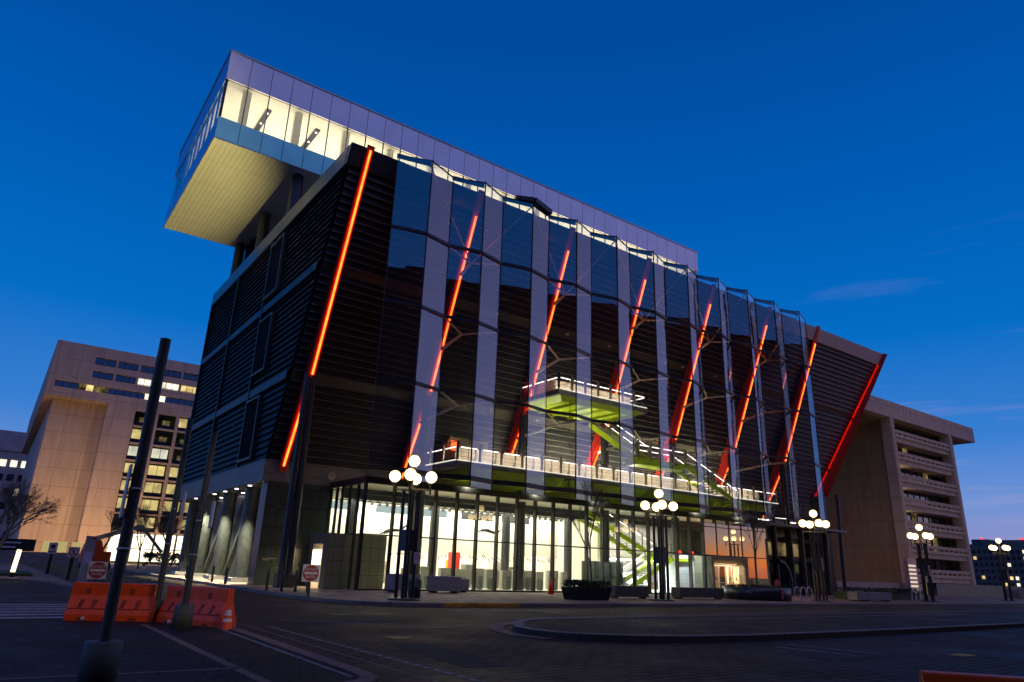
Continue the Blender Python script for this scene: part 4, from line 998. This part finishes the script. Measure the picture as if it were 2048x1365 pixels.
# building across the road behind the camera, seen mirrored in the veil and the lobby glass
op = thing('opposite_building', 'dark office slab across the road, seen only mirrored in the glass veil', 'building', (40, -34, 0))
dk = plain('dark brown concrete', (.03, .026, .022), .9, 0, .3, .5)
b = MB(); b.box(-140, 112, -60, -32, 0, 50); b.box(112.01, 141, -58, -32, 0, 17); b.build('wall', dk, op)
op2 = thing('opposite_low_building', 'low dark building across the road, seen only mirrored in the glass', 'building', (260, -40, 0))
b = MB(); b.box(176, 420, -39, -36, 0, 12); b.build('wall', dk, op2)
for i in range(12):
    b = MB(); b.box(177 + i * 6, 180.5 + i * 6, -35.9, -35.8, 3.5, 5.5); b.build('window', lit_warm if i % 3 == 0 else mirror_glass, op2)

# ------------------------------------------------------------------ five-globe street lamps
def make_lamp():
    t = thing('street_lamp', '', 'street lamp', group='five-globe street lamps along the museum pavement')
    b = MB(); b.lathe((0, 0, 0), [(.001, 0), (.75, 0), (.75, .05), (.6, .09), (.001, .09)], 24); b.build('base', dark_steel, t)
    for sx_ in (-1, 1):
        for sy_ in (-1, 1):
            b = MB(); b.tube((sx_ * .27, sy_ * .27, .09), (sx_ * .27, sy_ * .27, 4.95), .085, .08, n=12); b.build('post', black_metal, t)
    b = MB(); b.tube((0, 0, 4.3), (0, 0, 6.05), .05, n=10)
    for a in range(4):
        c, s = math.cos(PI/4 + a * PI/2), math.sin(PI/4 + a * PI/2)
        b.tube((0, 0, 4.98), (c * .88, s * .88, 4.98), .04, n=8); b.tube((c * .88, s * .88, 4.75), (c * .88, s * .88, 5.25), .045, n=8)
        b.lathe((c * .88, s * .88, 5.2), [(.05, 0), (.13, .03), (.13, .1), (.05, .12)], 12)
    b.lathe((0, 0, 5.95), [(.05, 0), (.13, .03), (.13, .1), (.05, .12)], 12); b.box(-.36, .36, -.36, .36, 4.9, 4.96); b.build('bracket', band_m, t)
    b = MB(); b.sphere((0, 0, 6.36), .275, 22, 14); b.build('globe', globe_m, t)
    for a in range(4):
        b = MB(); b.sphere((.88 * math.cos(PI/4 + a * PI/2), .88 * math.sin(PI/4 + a * PI/2), 5.60), .275, 22, 14); b.build('globe', globe_m, t)
    b = MB(); b.box(-.33, .30, -.33, .30, 2.15, 3.1); b.build('control_box', black_metal, t)
    return t
lamp = make_lamp()
labs = ['five-globe street lamp beside the trash can, nearest to the camera', 'five-globe street lamp between the hedge planter and the main entrance doors', 'five-globe street lamp beside the white bike racks at the end of the glass veil', 'five-globe street lamp in front of the balconies of the tan concrete building', 'farthest five-globe street lamp, against the sky at the right edge']
for i, (x, y) in enumerate(((16.0, 30), (33.6, 30.2), (51.0, 30.2), (68.2, 30.2), (91.6, 32.3))):
    o = lamp if i == 0 else copy_tree(lamp)
    o.location = (x, y, .15); o['label'] = labs[i]; o.rotation_euler = (0, 0, math.radians(8))

# ------------------------------------------------------------------ foreground poles with footings
def pole(x, y, h, rp, rb_, hb, label, plate=None):
    t = thing('steel_pole', label, 'pole', (x, y, .035), group='grey green poles in round footings')
    b = MB(); b.lathe((x, y, .035), [(.001, 0), (rb_, 0), (rb_, hb - .02), (rb_ - .02, hb), (.001, hb)], 28); b.build('footing', base_conc, t)
    b = MB(); b.tube((x, y, .035 + hb), (x, y, h), rp, n=20); b.build('shaft', pole_green, t)
    for z in (h * .36, h * .53):
        b = MB(); b.lathe((x, y, z), [(rp, -.02), (rp + .012, -.02), (rp + .012, .02), (rp, .02)], 20); b.build('strap', grey_steel, t)
    if plate:
        b = MB(); dx, w, z0, z1 = plate
        b.box(x + dx - .012, x + dx + .012, y - w, y + w, z0, z1); b.build('side_plate', sign_white, t)
    return t
pole(1.60, 11.5, 4.92, .078, .235, .53, 'tall grey green pole nearest to camera, standing in the left foreground', (-.12, .1, 2.2, 2.95))
pole(4.13, 21.9, 5.6, .085, .225, .52, 'grey green pole rising between the two orange barriers')
pole(4.28, 19.3, 4.86, .082, .225, .54, 'shorter grey green pole in front of the right orange barrier')
for x, y, z, lab in ((4.32, 21.75, 3.15, 'small banner sign on the pole between the barriers'), (4.52, 19.15, 2.75, 'small red and white sign on the pole in front of right barrier')):
    t = thing('pole_sign', lab, 'sign', (x, y, z))
    b = MB(); b.box(x - .015, x + .015, y - .14, y + .14, z - .32, z + .32); b.build('plate', sign_white, t)
    b = MB(); b.box(x + .016, x + .02, y - .12, y + .12, z - .28, z - .02); b.build('red_field', sign_red, t)

# ------------------------------------------------------------------ orange barriers and cone
def make_barrier():
    t = thing('traffic_barrier', '', 'barrier', group='orange plastic road barriers')
    L = 1.0
    prof = [(-.3, 0), (.3, 0), (.3, .16), (.24, .3), (.11, .62), (.10, .93), (-.10, .93), (-.11, .62), (-.24, .3), (-.3, .16)]
    b = MB(); b.extr([(-L, y, z) for y, z in prof], [(L, y, z) for y, z in prof], close=True, caps=True); b.build('shell', orange_pl, t, bevel=.02)
    b = MB()
    for sgn in (-1, 1):
        for x in (-.75, -.45, -.1, .25, .6):
            y0, y1 = sgn * .275, sgn * .165
            b.hexa([(x - .05, min(y0, y0 * .93), .2), (x + .05, min(y0, y0 * .93), .2), (x + .05, max(y0, y0 * .93), .2), (x - .05, max(y0, y0 * .93), .2)], [(x + .03, min(y1, y1 * .93), .52), (x + .13, min(y1, y1 * .93), .52), (x + .13, max(y1, y1 * .93), .52), (x + .03, max(y1, y1 * .93), .52)])
        for x in (-.6, .45): b.box(x - .06, x + .06, sgn * .111 - .004, sgn * .111 + .004, .66, .8)
        b.box(-.98, .98, sgn * .246 - .006, sgn * .246 + .006, .285, .31)
    b.build('recess', orange_dk, t)  # recesses drawn as darker orange pieces on the shell
    b = MB()
    for x in (-.6, 0, .6): b.box(x - .1, x + .1, -.305, .305, 0, .09)
    b.build('fork_slot', orange_dk, t)  # slots drawn as darker orange blocks
    b = MB(); b.tube((-.55, -.302, .07), (-.55, -.33, .07), .045, n=12); b.build('drain_plug', sign_white, t)
    return t
bar = make_barrier(); bar.location = (3.05, 21.85, .035); bar.rotation_euler = (0, 0, math.radians(-23)); bar['label'] = 'left orange barrier with a white drain plug, below the do not enter sign'
o = dup(bar, (4.86, 20.45, .005), math.radians(-62), 'orange barrier between the two shorter poles, cone at its end')
o.scale = (1.12, 1, 1.02)
dup(bar, (9.05, 3.15, -.13), math.radians(-52), 'orange barrier cut off by the bottom right corner')
b = MB(); b.box(4.2, 5.1, 24.6, 25.2, 0, .86); tag(b.build('concrete_block', stone_m, bevel=.03), 'beige concrete block behind the gap of the orange barriers', 'block')
cone = thing('traffic_cone', 'orange traffic cone with two pale bands at the barrier end', 'cone', (5.22, 18.85, 0))
b = MB(); b.box(5.03, 5.41, 18.66, 19.04, .001, .035); b.build('base', orange_dk, cone)
b = MB(); b.lathe((5.22, 18.85, .035), [(.14, 0), (.115, .14), (.085, .3), (.03, .55), (.001, .56)], 20); b.build('body', orange_pl, cone)
b = MB(); b.lathe((5.22, 18.85, .035), [(.114, .17), (.098, .25)], 20); b.lathe((5.22, 18.85, .035), [(.085, .32), (.055, .45)], 20); b.build('reflective_band', sign_white, cone)

# ------------------------------------------------------------------ road signs
def dne(x, y, zc, z0, label, face=None, k=1.0):
    t = thing('road_sign', label, 'road sign', (x, y, z0), group='do not enter signs')
    yaw = math.atan2(-y, -x) if face is None else face      # faces the road
    n = Vector((math.cos(yaw), math.sin(yaw), 0)); s = Vector((-n.y, n.x, 0))   # s = viewer's right when facing the sign
    R = Matrix((( s.x, 0, n.x), (s.y, 0, n.y), (0, 1, 0)))
    def P(a, z, d): return Vector((x, y, zc)) + s * a * k + Vector((0, 0, z * k)) + n * d
    h = .37
    b = MB(); q = lambda a, z, d: P(a, z, d)
    b.hexa([q(-h, -h, 0), q(h, -h, 0), q(h, -h, -.02), q(-h, -h, -.02)], [q(-h, h, 0), q(h, h, 0), q(h, h, -.02), q(-h, h, -.02)]); b.build('plate', sign_white, t)
    b = MB(); b.face(*[q(.345 * math.cos(2*PI*i/36), .345 * math.sin(2*PI*i/36), .004) for i in range(36)]); b.build('red_disc', sign_red, t)
    b = MB(); b.face(q(-.29, -.05, .008), q(.29, -.05, .008), q(.29, .05, .008), q(-.29, .05, .008)); b.build('white_bar', sign_white, t)
    for body, z in (('DO NOT', .155), ('ENTER', -.165)):
        o = text_obj(body, .155 * k, sign_white, t, 'lettering', q(0, z, .008), (PI/2, 0, math.atan2(s.y, s.x)), .002, sx=.92)
    b = MB(); b.tube((x - n.x * .06, y - n.y * .06, z0), (x - n.x * .06, y - n.y * .06, zc + .25), .05, n=10); b.build('post', black_metal, t)
    return t
dne(3.60, 31.0, 1.10, 0.0, 'do not enter sign standing behind the left orange barrier', k=.84)
dne(12.15, 31.8, 1.18, .15, 'do not enter sign on the pavement in front of the tiled doorway')
b = MB()
t = thing('no_pedestrian_sign', 'small square no pedestrians sign on a short dark post at left kerb', 'road sign', (4.42, 50.7, .1))
b.tube((4.42, 50.75, .1), (4.42, 50.75, 1.6), .12, n=12); b.build('post', black_metal, t)
b = MB(); b.box(4.12, 4.72, 50.58, 50.6, 1.42, 2.02); b.build('plate', sign_white, t)
b = MB()
for i in range(24):
    a0, a1 = 2*PI*i/24, 2*PI*(i+1)/24
    b.face(*[(4.42 + r_ * math.cos(a), 50.575, 1.72 + r_ * math.sin(a)) for r_, a in ((.21, a0), (.26, a0), (.26, a1), (.21, a1))][::1])
b.bar((4.27, 50.574, 1.87), (4.57, 50.574, 1.57), .004, .05); b.build('red_ring', sign_red, t)
b = MB(); b.tube((4.42, 50.577, 1.84), (4.42, 50.573, 1.84), .035, n=10); b.bar((4.42, 50.576, 1.8), (4.41, 50.576, 1.68), .004, .07); b.bar((4.41, 50.576, 1.7), (4.33, 50.576, 1.57), .004, .035); b.bar((4.41, 50.576, 1.7), (4.5, 50.576, 1.57), .004, .035); b.bar((4.42, 50.576, 1.79), (4.5, 50.576, 1.72), .004, .03); b.build('walking_figure', sign_black, t)
t = thing('kerb_sign', 'small white notice on a dark post farther along the left kerb', 'sign', (4.15, 63.5, .1))
b = MB(); b.tube((4.15, 63.5, .1), (4.15, 63.5, 1.7), .13, n=12); b.build('post', black_metal, t)
b = MB(); b.box(3.87, 4.43, 63.33, 63.36, 1.55, 2.35); b.build('plate', sign_white, t)
b = MB(); b.box(4.02, 4.28, 63.32, 63.33, 1.95, 2.2); b.box(3.95, 4.35, 63.32, 63.33, 1.68, 1.74); b.build('print', sign_black, t)
t = thing('info_pylon', 'slim grey information pylon behind the do not enter sign', 'pylon', (4.2, 40.8, 0.1))
b = MB(); b.box(3.98, 4.42, 40.8, 40.98, .1, 2.5); b.build('slab', plain('grey pylon', (.33, .31, .30), .6), t)
b = MB(); b.box(4.02, 4.38, 40.785, 40.798, 1.2, 1.75); b.build('poster', tin_blue, t)
b = MB(); b.box(4.28, 4.38, 40.785, 40.798, 2.33, 2.45); b.build('emblem', sign_red, t)
t = thing('lit_bollard', 'glowing light bollard at the far left edge', 'bollard', (1.78, 55.4, .1))
b = MB(); b.tube((1.78, 55.4, .1), (1.78, 55.4, .4), .16, n=14); b.build('base', black_metal, t)
b = MB(); b.tube((1.78, 55.4, .4), (1.86, 55.4, 1.75), .13, n=14); b.build('light_column', emit('bollard light', (1, .75, .4), 3), t)

# ------------------------------------------------------------------ bollards by the museum
names = ['first dark bollard at the corner by the tiled block, left of the twin column', 'second dark bollard just left of the twin column', 'dark bollard just right of the twin column', 'dark bollard left of the do not enter sign by the doorway', 'dark bollard in front of the leftmost round undercroft column', 'dark bollard in front of the braced undercroft columns', 'dark bollard in front of the undercroft column nearest the tiled block']
pts = [(12.3, 38.2), (12.9, 37.6), (13.4, 37.0), (13.75, 36.2), (12.6, 58.0), (12.6, 50.5), (12.6, 47.2)]
b = MB(); b.tube((0, 0, 0), (0, 0, .95), .075, n=14); b.lathe((0, 0, .95), [(.075, 0), (.06, .05), (.001, .07)], 14)
bo = b.build('bollard', black_metal)
for i, ((x, y), nm_) in enumerate(zip(pts, names)):
    o = bo if i == 0 else bo.copy()
    if i: COL.objects.link(o)
    o.location = (x, y, .15); tag(o, nm_, 'bollard', 'dark bollards by the museum')

# ------------------------------------------------------------------ pavement furniture
def bench(x0, x1, y0, y1, h, label, mat=stone_m, name='stone_bench'):
    t = thing(name, label, 'bench', ((x0+x1)/2, (y0+y1)/2, .15))
    b = MB(); b.box(x0, x1, y0, y1, .25, .15 + h); b.build('slab', mat, t, bevel=.02)
    b = MB()
    for x in (x0 + .15, x1 - .3): b.box(x, x + .15, y0 + .1, y1 - .1, .15, .249)
    b.build('foot', black_metal, t)
    return t
bench(31.7, 34.6, 32.2, 32.9, .75, 'dark block bench beside the hedge planter', plain('dark granite', (.06, .055, .05), .6), 'block_bench')
bench(37.6, 42.2, 32.2, 33.0, .72, 'long dark block bench in front of the white lobby cabin', bpy.data.materials['dark granite'], 'block_bench')
bench(19.6, 21.4, 38.2, 39.2, 1.0, 'grey stone seat block in front of lobby glass, left of lamp', stone_m)
bench(22.0, 23.9, 37.6, 38.5, .95, 'grey stone seat block in front of lobby glass, right of lamp', stone_m)
bench(24.3, 25.4, 39.0, 39.7, .8, 'small grey seat block close to the lobby glass behind lamp', stone_m)
t = thing('trash_can', 'dark trash can beside the nearest street lamp', 'trash can', (17.3, 31.4, .15))
b = MB(); b.lathe((17.3, 31.4, .15), [(.001, 0), (.3, 0), (.33, .75), (.001, .75)], 18); b.build('body', black_metal, t)
b = MB(); b.lathe((17.3, 31.4, .9), [(.33, 0), (.34, .05), (.2, .2), (.001, .22)], 18); b.build('lid', dark_steel, t)
t = thing('parking_sign', 'small no parking plate on the lamp by the trash can', 'sign', (16.33, 29.66, 2.0))
b = MB(); b.box(16.18, 16.5, 29.62, 29.64, 1.75, 2.25); b.build('plate', sign_white, t)
b = MB()
for i in range(20):
    a0, a1 = 2*PI*i/20, 2*PI*(i+1)/20
    b.face(*[(16.34 + r_ * math.cos(a), 29.615, 2.06 + r_ * math.sin(a)) for r_, a in ((.09, a0), (.12, a0), (.12, a1), (.09, a1))])
b.bar((16.27, 29.614, 2.13), (16.41, 29.614, 1.99), .004, .025); b.build('red_ring', sign_red, t)
def leafy(b, x0, x1, y0, y1, z0, z1, n, s=.12):
    for _ in range(n):
        x, y, z = random.uniform(x0, x1), random.uniform(y0, y1), random.uniform(z0, z1)
        if random.random() < .6: z = random.uniform(z1 - (z1 - z0) * .4, z1 + .08)
        a = random.uniform(0, 2*PI); e = random.uniform(-.9, .9)
        u_ = Vector((math.cos(a) * math.cos(e), math.sin(a) * math.cos(e), math.sin(e))) * s * random.uniform(.6, 1.3)
        v_ = Vector((-math.sin(a), math.cos(a), random.uniform(-.6, .6))) * s * .5
        c = Vector((x, y, z)); b.face(c - u_, c + v_, c + u_, c - v_)
t = thing('hedge_planter', 'black wrapped planter with a low hedge, left of dark bench', 'planter', (28.3, 30.6, .15))
b = MB(); b.hexa([(26.9, 30.2, .15), (29.2, 30.2, .15), (29.2, 31.5, .15), (26.9, 31.5, .15)], [(26.75, 30.1, .82), (29.35, 30.1, .82), (29.35, 31.6, .82), (26.75, 31.6, .82)]); b.build('tub', black_tarp, t, bevel=.05)
b = MB(); leafy(b, 26.75, 29.35, 30.1, 31.6, .75, 1.1, 900); b.build('foliage', hedge_m, t)
t = thing('round_planter', 'round charcoal planter with a red reflector in front of entrance', 'planter', (45.9, 32.0, .15))
b = MB(); b.lathe((45.9, 32.2, .15), [(.001, 0), (2.35, 0), (2.4, .85), (2.3, .87), (2.25, .7), (.001, .7)], 40); b.build('tub', planter_m, t)
b = MB(); leafy(b, 44.1, 47.6, 30.7, 33.7, .75, 1.05, 900); b.build('foliage', hedge_m, t)
b = MB(); b.box(45.35, 45.55, 29.80, 29.86, .3, .95); b.build('reflector', sign_red, t)
def bike_rack(x, y, label):
    t = thing('bike_rack', label, 'bike rack', (x, y, .15), group='white hoop bike racks')
    for k in range(3):
        b = MB(); cx = x + k * .78
        pts = [(cx - .5, y, .15), (cx - .36, y, .75)] + [(cx + .33 * math.cos(PI - i * PI / 8), y, .80 + .33 * math.sin(i * PI / 8)) for i in range(9)] + [(cx + .36, y, .75), (cx + .5, y, .15)]
        b.path(pts, .035, 8); b.build('hoop', plain('white rack paint', (.7, .66, .62), .4) if 'white rack paint' not in bpy.data.materials else bpy.data.materials['white rack paint'], t)
    return t
bike_rack(47.9, 30.2, 'white hoop bike rack beside the round planter')
bike_rack(68.9, 31.8, 'white hoop bike rack in front of the tan concrete building')
bench(56.1, 57.6, 30.2, 31.0, .72, 'pale end block of the stone benches before the brown wall', stone_m)
bench(57.7, 61.6, 30.2, 31.1, .68, 'long grey stone bench before the brown wall', stone_m)
b = MB(); b.hexa([(60, 32.5, .15), (73.5, 33.3, .15), (73.5, 35, .15), (60, 34.4, .15)], [(60, 32.5, .8), (73.5, 33.3, .8), (73.5, 35, .8), (60, 34.4, .8)]); leafy(b, 60, 73.5, 32.6, 34.9, .6, 1.05, 1500); tag(b.build('hedge', hedge_m), 'long low hedge behind the grey stone bench', 'hedge')
b = MB(); b.box(77, 99, 44.5, 45.0, .15, 1.6); tag(b.build('low_wall', conc_right), 'low brown wall at the foot of the brown concrete side wall', 'wall')
t = thing('sign_pylon', 'pale directory pylon with bright stripes before brown wall', 'pylon', (94, 43, .15))
b = MB(); b.box(92.7, 95.0, 43, 43.5, .15, 4.6); b.build('slab', plain('salmon pylon', (.62, .42, .34), .5), t)
b = MB()
for k in range(7): b.box(92.75, 94.5, 42.93, 42.99, .7 + k * .48, .92 + k * .48)
b.build('stripe', emit('pylon text strips', (1, .78, .66), .8), t)
t = thing('concrete_parapet', 'long pale concrete parapet right of the tan building', 'wall', (104, 40, .15))
b = MB(); b.hexa([(103, 44.5, .1), (104, 44.5, .1), (114, 38.5, .1), (113, 38.3, .1)], [(103, 44.5, 1.7), (104, 44.5, 1.7), (114, 38.5, 1.7), (113, 38.3, 1.7)]); b.build('wall', stone_m, t)
b = MB(); b.box(110, 122, 34, 37.5, .1, 1.5); tag(b.build('parapet_wall', stone_m), 'short dark parapet at the right edge of the street', 'wall')
t = thing('kerb_notice', 'round red notice on a short post beside the bike rack', 'sign', (50.4, 33.5, .15))
b = MB(); b.tube((50.4, 33.5, .15), (50.4, 33.5, 1.2), .04, n=8); b.build('post', black_metal, t)
b = MB(); b.tube((50.4, 33.47, 1.25), (50.4, 33.44, 1.25), .32, n=20); b.build('disc', sign_red, t)
b = MB(); b.lathe((51.2, 37.5, .15), [(.001, 0), (.28, 0), (.05, .9), (.001, .92)], 16); tag(b.build('traffic_cone', orange_pl), 'orange cone behind the bike racks by the column', 'cone')
b = MB(); b.lathe((31.0, 37.6, .15), [(.001, 0), (.22, 0), (.05, 1.05), (.001, 1.06)], 16); tag(b.build('traffic_cone', orange_pl), 'slim orange cone behind the dark block bench near hedge planter', 'cone')
t = thing('round_road_sign', 'round lit road sign on a post in front of balconies', 'road sign', (72.5, 31.8, .15))
b = MB(); b.tube((72.5, 31.8, .15), (72.5, 31.8, 2.7), .05, n=8); b.build('post', black_metal, t)
b = MB(); b.tube((72.5, 31.76, 2.3), (72.5, 31.73, 2.3), .45, n=20); b.build('disc', sign_white, t)
t = thing('arch_sculpture', 'black curved hook shaped sculpture beside the entrance column', 'sculpture', (61.2, 40, .15))
b = MB(); b.path([(62.3, 40, .15), (62.4, 40, 1.4), (62.1, 40, 2.4), (61.5, 40, 3.0), (60.7, 40, 3.2)], .28, 12); b.build('hook', black_metal, t)

# ------------------------------------------------------------------ bare trees
def tree(x, y, h, spread, label, mat, depth=5, seed=1, z0=.15, trunk=.12, name='bare_tree'):
    rnd = random.Random(seed); t = thing(name, label, 'tree', (x, y, z0))
    tb = MB(); cb = MB()
    def grow(p, d, L, r_, k):
        q = p + d * L; (tb if k == depth else cb).tube(p, q, r_, r_ * .70, n=6 if k > 2 else 4, cap=False)
        if k == 0: return
        nb = rnd.choice((2, 3, 3, 3)) if k > 1 else 4
        for i in range(nb):
            a = rnd.uniform(0, 2*PI); tilt = rnd.uniform(.25, .75) * spread
            s = d.orthogonal().normalized(); s.rotate(Quaternion(d, a))
            nd = (d * math.cos(tilt) + s * math.sin(tilt) + Vector((0, 0, .12))).normalized()
            st = p.lerp(q, rnd.uniform(.55, 1)) if i else q
            grow(st, nd, L * rnd.uniform(.62, .85), r_ * .63, k - 1)
    grow(Vector((x, y, z0)), Vector((rnd.uniform(-.08, .08), rnd.uniform(-.08, .08), 1)).normalized(), h * .28, trunk, depth)
    tb.build('trunk', mat, t); cb.build('crown', mat, t); return t
tree(.75, 57.5, 7.0, .95, 'wide bare tree with fine drooping twigs at the left edge', bark_pale, 8, 4, .2, .16)
tree(10.7, 92, 7.5, .7, 'bare tree beside the info pylon before the brown concrete pier', bark, 7, 5, .1, .12)
tree(15.3, 96, 9.0, .9, 'bare tree before the bright storefront, behind the tallest pole', bark, 7, 8, .1, .12)
tree(18.6, 98, 9.0, .9, 'bare tree before the storefront, right of the tallest pole', bark, 7, 11, .1, .12)
tree(28.6, 31.0, 6.6, .55, 'slender bare tree growing from the hedge planter', bark, 6, 21, .8, .06)
tree(46.0, 32.2, 6.6, .55, 'slender bare tree growing from the round planter', bark, 6, 33, .8, .06)
# construction corner at the left
t = thing('boom_lift', 'orange boom lift with grey arm parked behind do not enter sign', 'machine', (9.0, 84, 0))
b = MB(); b.box(8.0, 10.6, 83.2, 85, .8, 1.9); b.hexa([(8.0, 83.2, 1.9), (9.9, 83.2, 1.9), (9.9, 85, 1.9), (8.0, 85, 1.9)], [(8.3, 83.4, 3.0), (9.5, 83.4, 3.0), (9.5, 84.8, 3.0), (8.3, 84.8, 3.0)]); b.build('body', orange_pl, t, bevel=.05)
b = MB(); b.bar((8.9, 84, 3.1), (13.0, 84, 4.6), .35, .45); b.bar((13.0, 84, 4.6), (15.4, 84, 2.0), .25, .3); b.build('arm', grey_steel, t)
b = MB(); b.box(14.8, 16.4, 83.4, 84.6, .9, 1.0)
for x in (14.8, 16.35):
    for y in (83.4, 84.55): b.box(x, x + .05, y, y + .05, 1.0, 2.1)
b.box(14.8, 16.4, 83.4, 83.45, 2.05, 2.1); b.build('basket', red_m, t)
for x in (8.4, 10.2):
    b = MB(); b.tube((x, 83.15, .5), (x, 82.8, .5), .5, n=16); b.build('wheel', tyre_m, t)
t = thing('construction_fence', 'pale construction fence with black banner at the left', 'fence', (4, 110, 0))
b = MB(); b.box(-4.0, 11.5, 110, 110.1, .1, 1.6); b.build('panel', plain('grey hoarding', (.25, .23, .22), .7), t)
b = MB(); b.box(1.0, 5.2, 109.9, 109.96, 1.65, 3.1); b.build('banner', sign_black, t)
for zz in (2.55, 2.0):
    b = MB(); b.box(1.3, 3.7 - (zz < 2.2) * .5, 109.88, 109.9, zz, zz + .17); b.build('banner_print', sign_white, t)
b = MB()
for x in (6.0, 7.6, 9.2): b.box(x, x + 1.1, 109.9, 109.96, 1.7, 3.0)
b.build('lit_panel', emit('lit site panel', (.9, .75, .3), .5), t)
b = MB(); b.box(-2.5, 0.4, 112, 112.2, .6, 5.4); tag(b.build('lit_kiosk', emit('amber kiosk light', (1, .42, .08), 1.1, .6, .8)), 'amber glowing kiosk wall at the left edge behind the tree', 'kiosk')
b = MB(); leafy(b, 20, 27, 120, 123, .2, 2.0, 700, .35); tag(b.build('shrub', hedge_m), 'low green shrubs before the bright storefront', 'shrub')

# ------------------------------------------------------------------ inside the lobby
ords = ['first', 'second', 'third', 'fourth', 'fifth', 'sixth', 'seventh', 'eighth', 'ninth', 'tenth', 'eleventh']
for i, (x0, w) in enumerate(((24.4, .9), (26.0, 1.0), (27.2, 1.35), (28.9, .75), (29.9, 1.1), (31.3, .85), (32.4, .9), (33.4, .8), (34.5, .7), (35.7, 1.0), (37.1, .8))):
    t = thing('ticket_kiosk', ords[i] + ' grey ticket kiosk from the left behind the lobby glass', 'kiosk', (x0 + w/2, 43.9, .19), group='ticket kiosks in the lobby')
    b = MB(); b.box(x0, x0 + w, 43.6, 44.0, .24, 1.62 - (i % 3) * .05); b.build('panel', kiosk_m, t, bevel=.015)
    b = MB(); b.box(x0 + .08, x0 + w * .55, 43.25, 43.595, .19, .95 + (i % 2) * .15); b.build('counter', kiosk_dark, t, bevel=.015)
    b = MB(); b.box(x0 + w * .75, x0 + w * .75 + .06, 43.55, 43.598, .5, .75); b.build('slot', kerb_yellow, t)
def skin_figure(name, label, pts, edges, radii, mat, loc=(0, 0, 0)):
    me = bpy.data.meshes.new(name); me.from_pydata(pts, edges, []); me.materials.append(mat)
    o = bpy.data.objects.new(name, me); COL.objects.link(o); o.location = loc
    md = o.modifiers.new('skin', 'SKIN'); md.use_smooth_shade = True
    for v, rd in zip(me.skin_vertices[0].data, radii): v.radius = (rd, rd)
    me.skin_vertices[0].data[0].use_root = True
    sb = o.modifiers.new('sub', 'SUBSURF'); sb.levels = 1; sb.render_levels = 2
    return tag(o, label, 'figure')
# flying body: pelvis root, chest, neck, head; arms stretched forward; legs back
pts = [(0, 0, 0), (-.28, 0, .05), (-.52, 0, .06), (-.66, 0, .05), (-.80, 0, .02), (-.55, .2, .03), (-.80, .24, -.06), (-1.05, .22, -.04), (-.55, -.2, .03), (-.80, -.24, -.06), (-1.05, -.22, -.04), (.08, .1, -.02), (.50, .12, -.14), (.92, .13, .0), (1.08, .13, .10), (.08, -.1, -.02), (.52, -.12, -.12), (.95, -.13, .06), (1.1, -.13, .17)]
edg = [(0, 1), (1, 2), (2, 3), (3, 4), (2, 5), (5, 6), (6, 7), (2, 8), (8, 9), (9, 10), (0, 11), (11, 12), (12, 13), (13, 14), (0, 15), (15, 16), (16, 17), (17, 18)]
rad = [.15, .14, .15, .06, .105, .075, .05, .04, .075, .05, .04, .1, .075, .05, .04, .1, .075, .05, .04]
skin_figure('hanging_figure', 'dark flying mannequin hanging in the middle of the lobby', pts, edg, rad, skin_dark, (31.6, 46, 4.4))
o = skin_figure('hanging_figure', 'dark flying mannequin hanging at the left end of lobby', pts, edg, rad, skin_dark, (23.3, 46, 4.0)); o.rotation_euler = (0, math.radians(-14), math.radians(10))
for x, z in ((31.6, 4.45), (23.3, 4.1)):
    b = MB(); b.tube((x, 46.0, z + .1), (x, 46.0, 6.02), .008, n=5); tag(b.build('hanging_wire', black_metal), 'thin wire holding up the %s mannequin in the lobby' % ('middle' if x > 30 else 'left'), 'wire')
# white car shown in the hall
t = thing('white_car', 'white car seen from the front behind the lobby glass, under the stairs', 'car', (48.2, 47.2, .19))
b = MB()
prof = [(-.2, .45), (0, .9), (.9, 1.0), (1.35, 1.45), (2.4, 1.5), (3.3, 1.05), (3.8, .95), (3.85, .45)]
A = [(47.35, 46 + y, .19 + z) for y, z in prof]; B = [(49.15, 46 + y, .19 + z) for y, z in prof]
b.extr(A, B, close=True, caps=True); b.build('body', car_white, t, bevel=.08)
b = MB(); b.face((47.5, 46.93, 1.23), (49.0, 46.93, 1.23), (48.9, 47.28, 1.6), (47.6, 47.28, 1.6)); b.build('windscreen', mirror_glass, t)
for x in (47.55, 48.75):
    b = MB(); b.box(x, x + .25, 45.84, 45.9, .78, .98); b.build('headlight', led_white, t)
b = MB(); b.box(47.9, 48.6, 45.8, 45.88, .72, .95); b.build('grille', black_metal, t)
for x in (47.3, 49.0):
    for y in (46.6, 49.0):
        b = MB(); b.tube((x, y, .52), (x + .2, y, .52), .33, n=16); b.build('wheel', tyre_m, t)

# ------------------------------------------------------------------ render settings
S.render.engine = 'CYCLES'
S.cycles.use_denoising = True
try: S.cycles.denoiser = 'OPENIMAGEDENOISE'
except Exception: pass
S.cycles.max_bounces = 8; S.cycles.diffuse_bounces = 3; S.cycles.glossy_bounces = 4; S.cycles.transparent_max_bounces = 24
S.cycles.sample_clamp_indirect = 4
S.view_settings.view_transform = 'Standard'; S.view_settings.look = 'None'; S.view_settings.exposure = 0; S.view_settings.gamma = 1
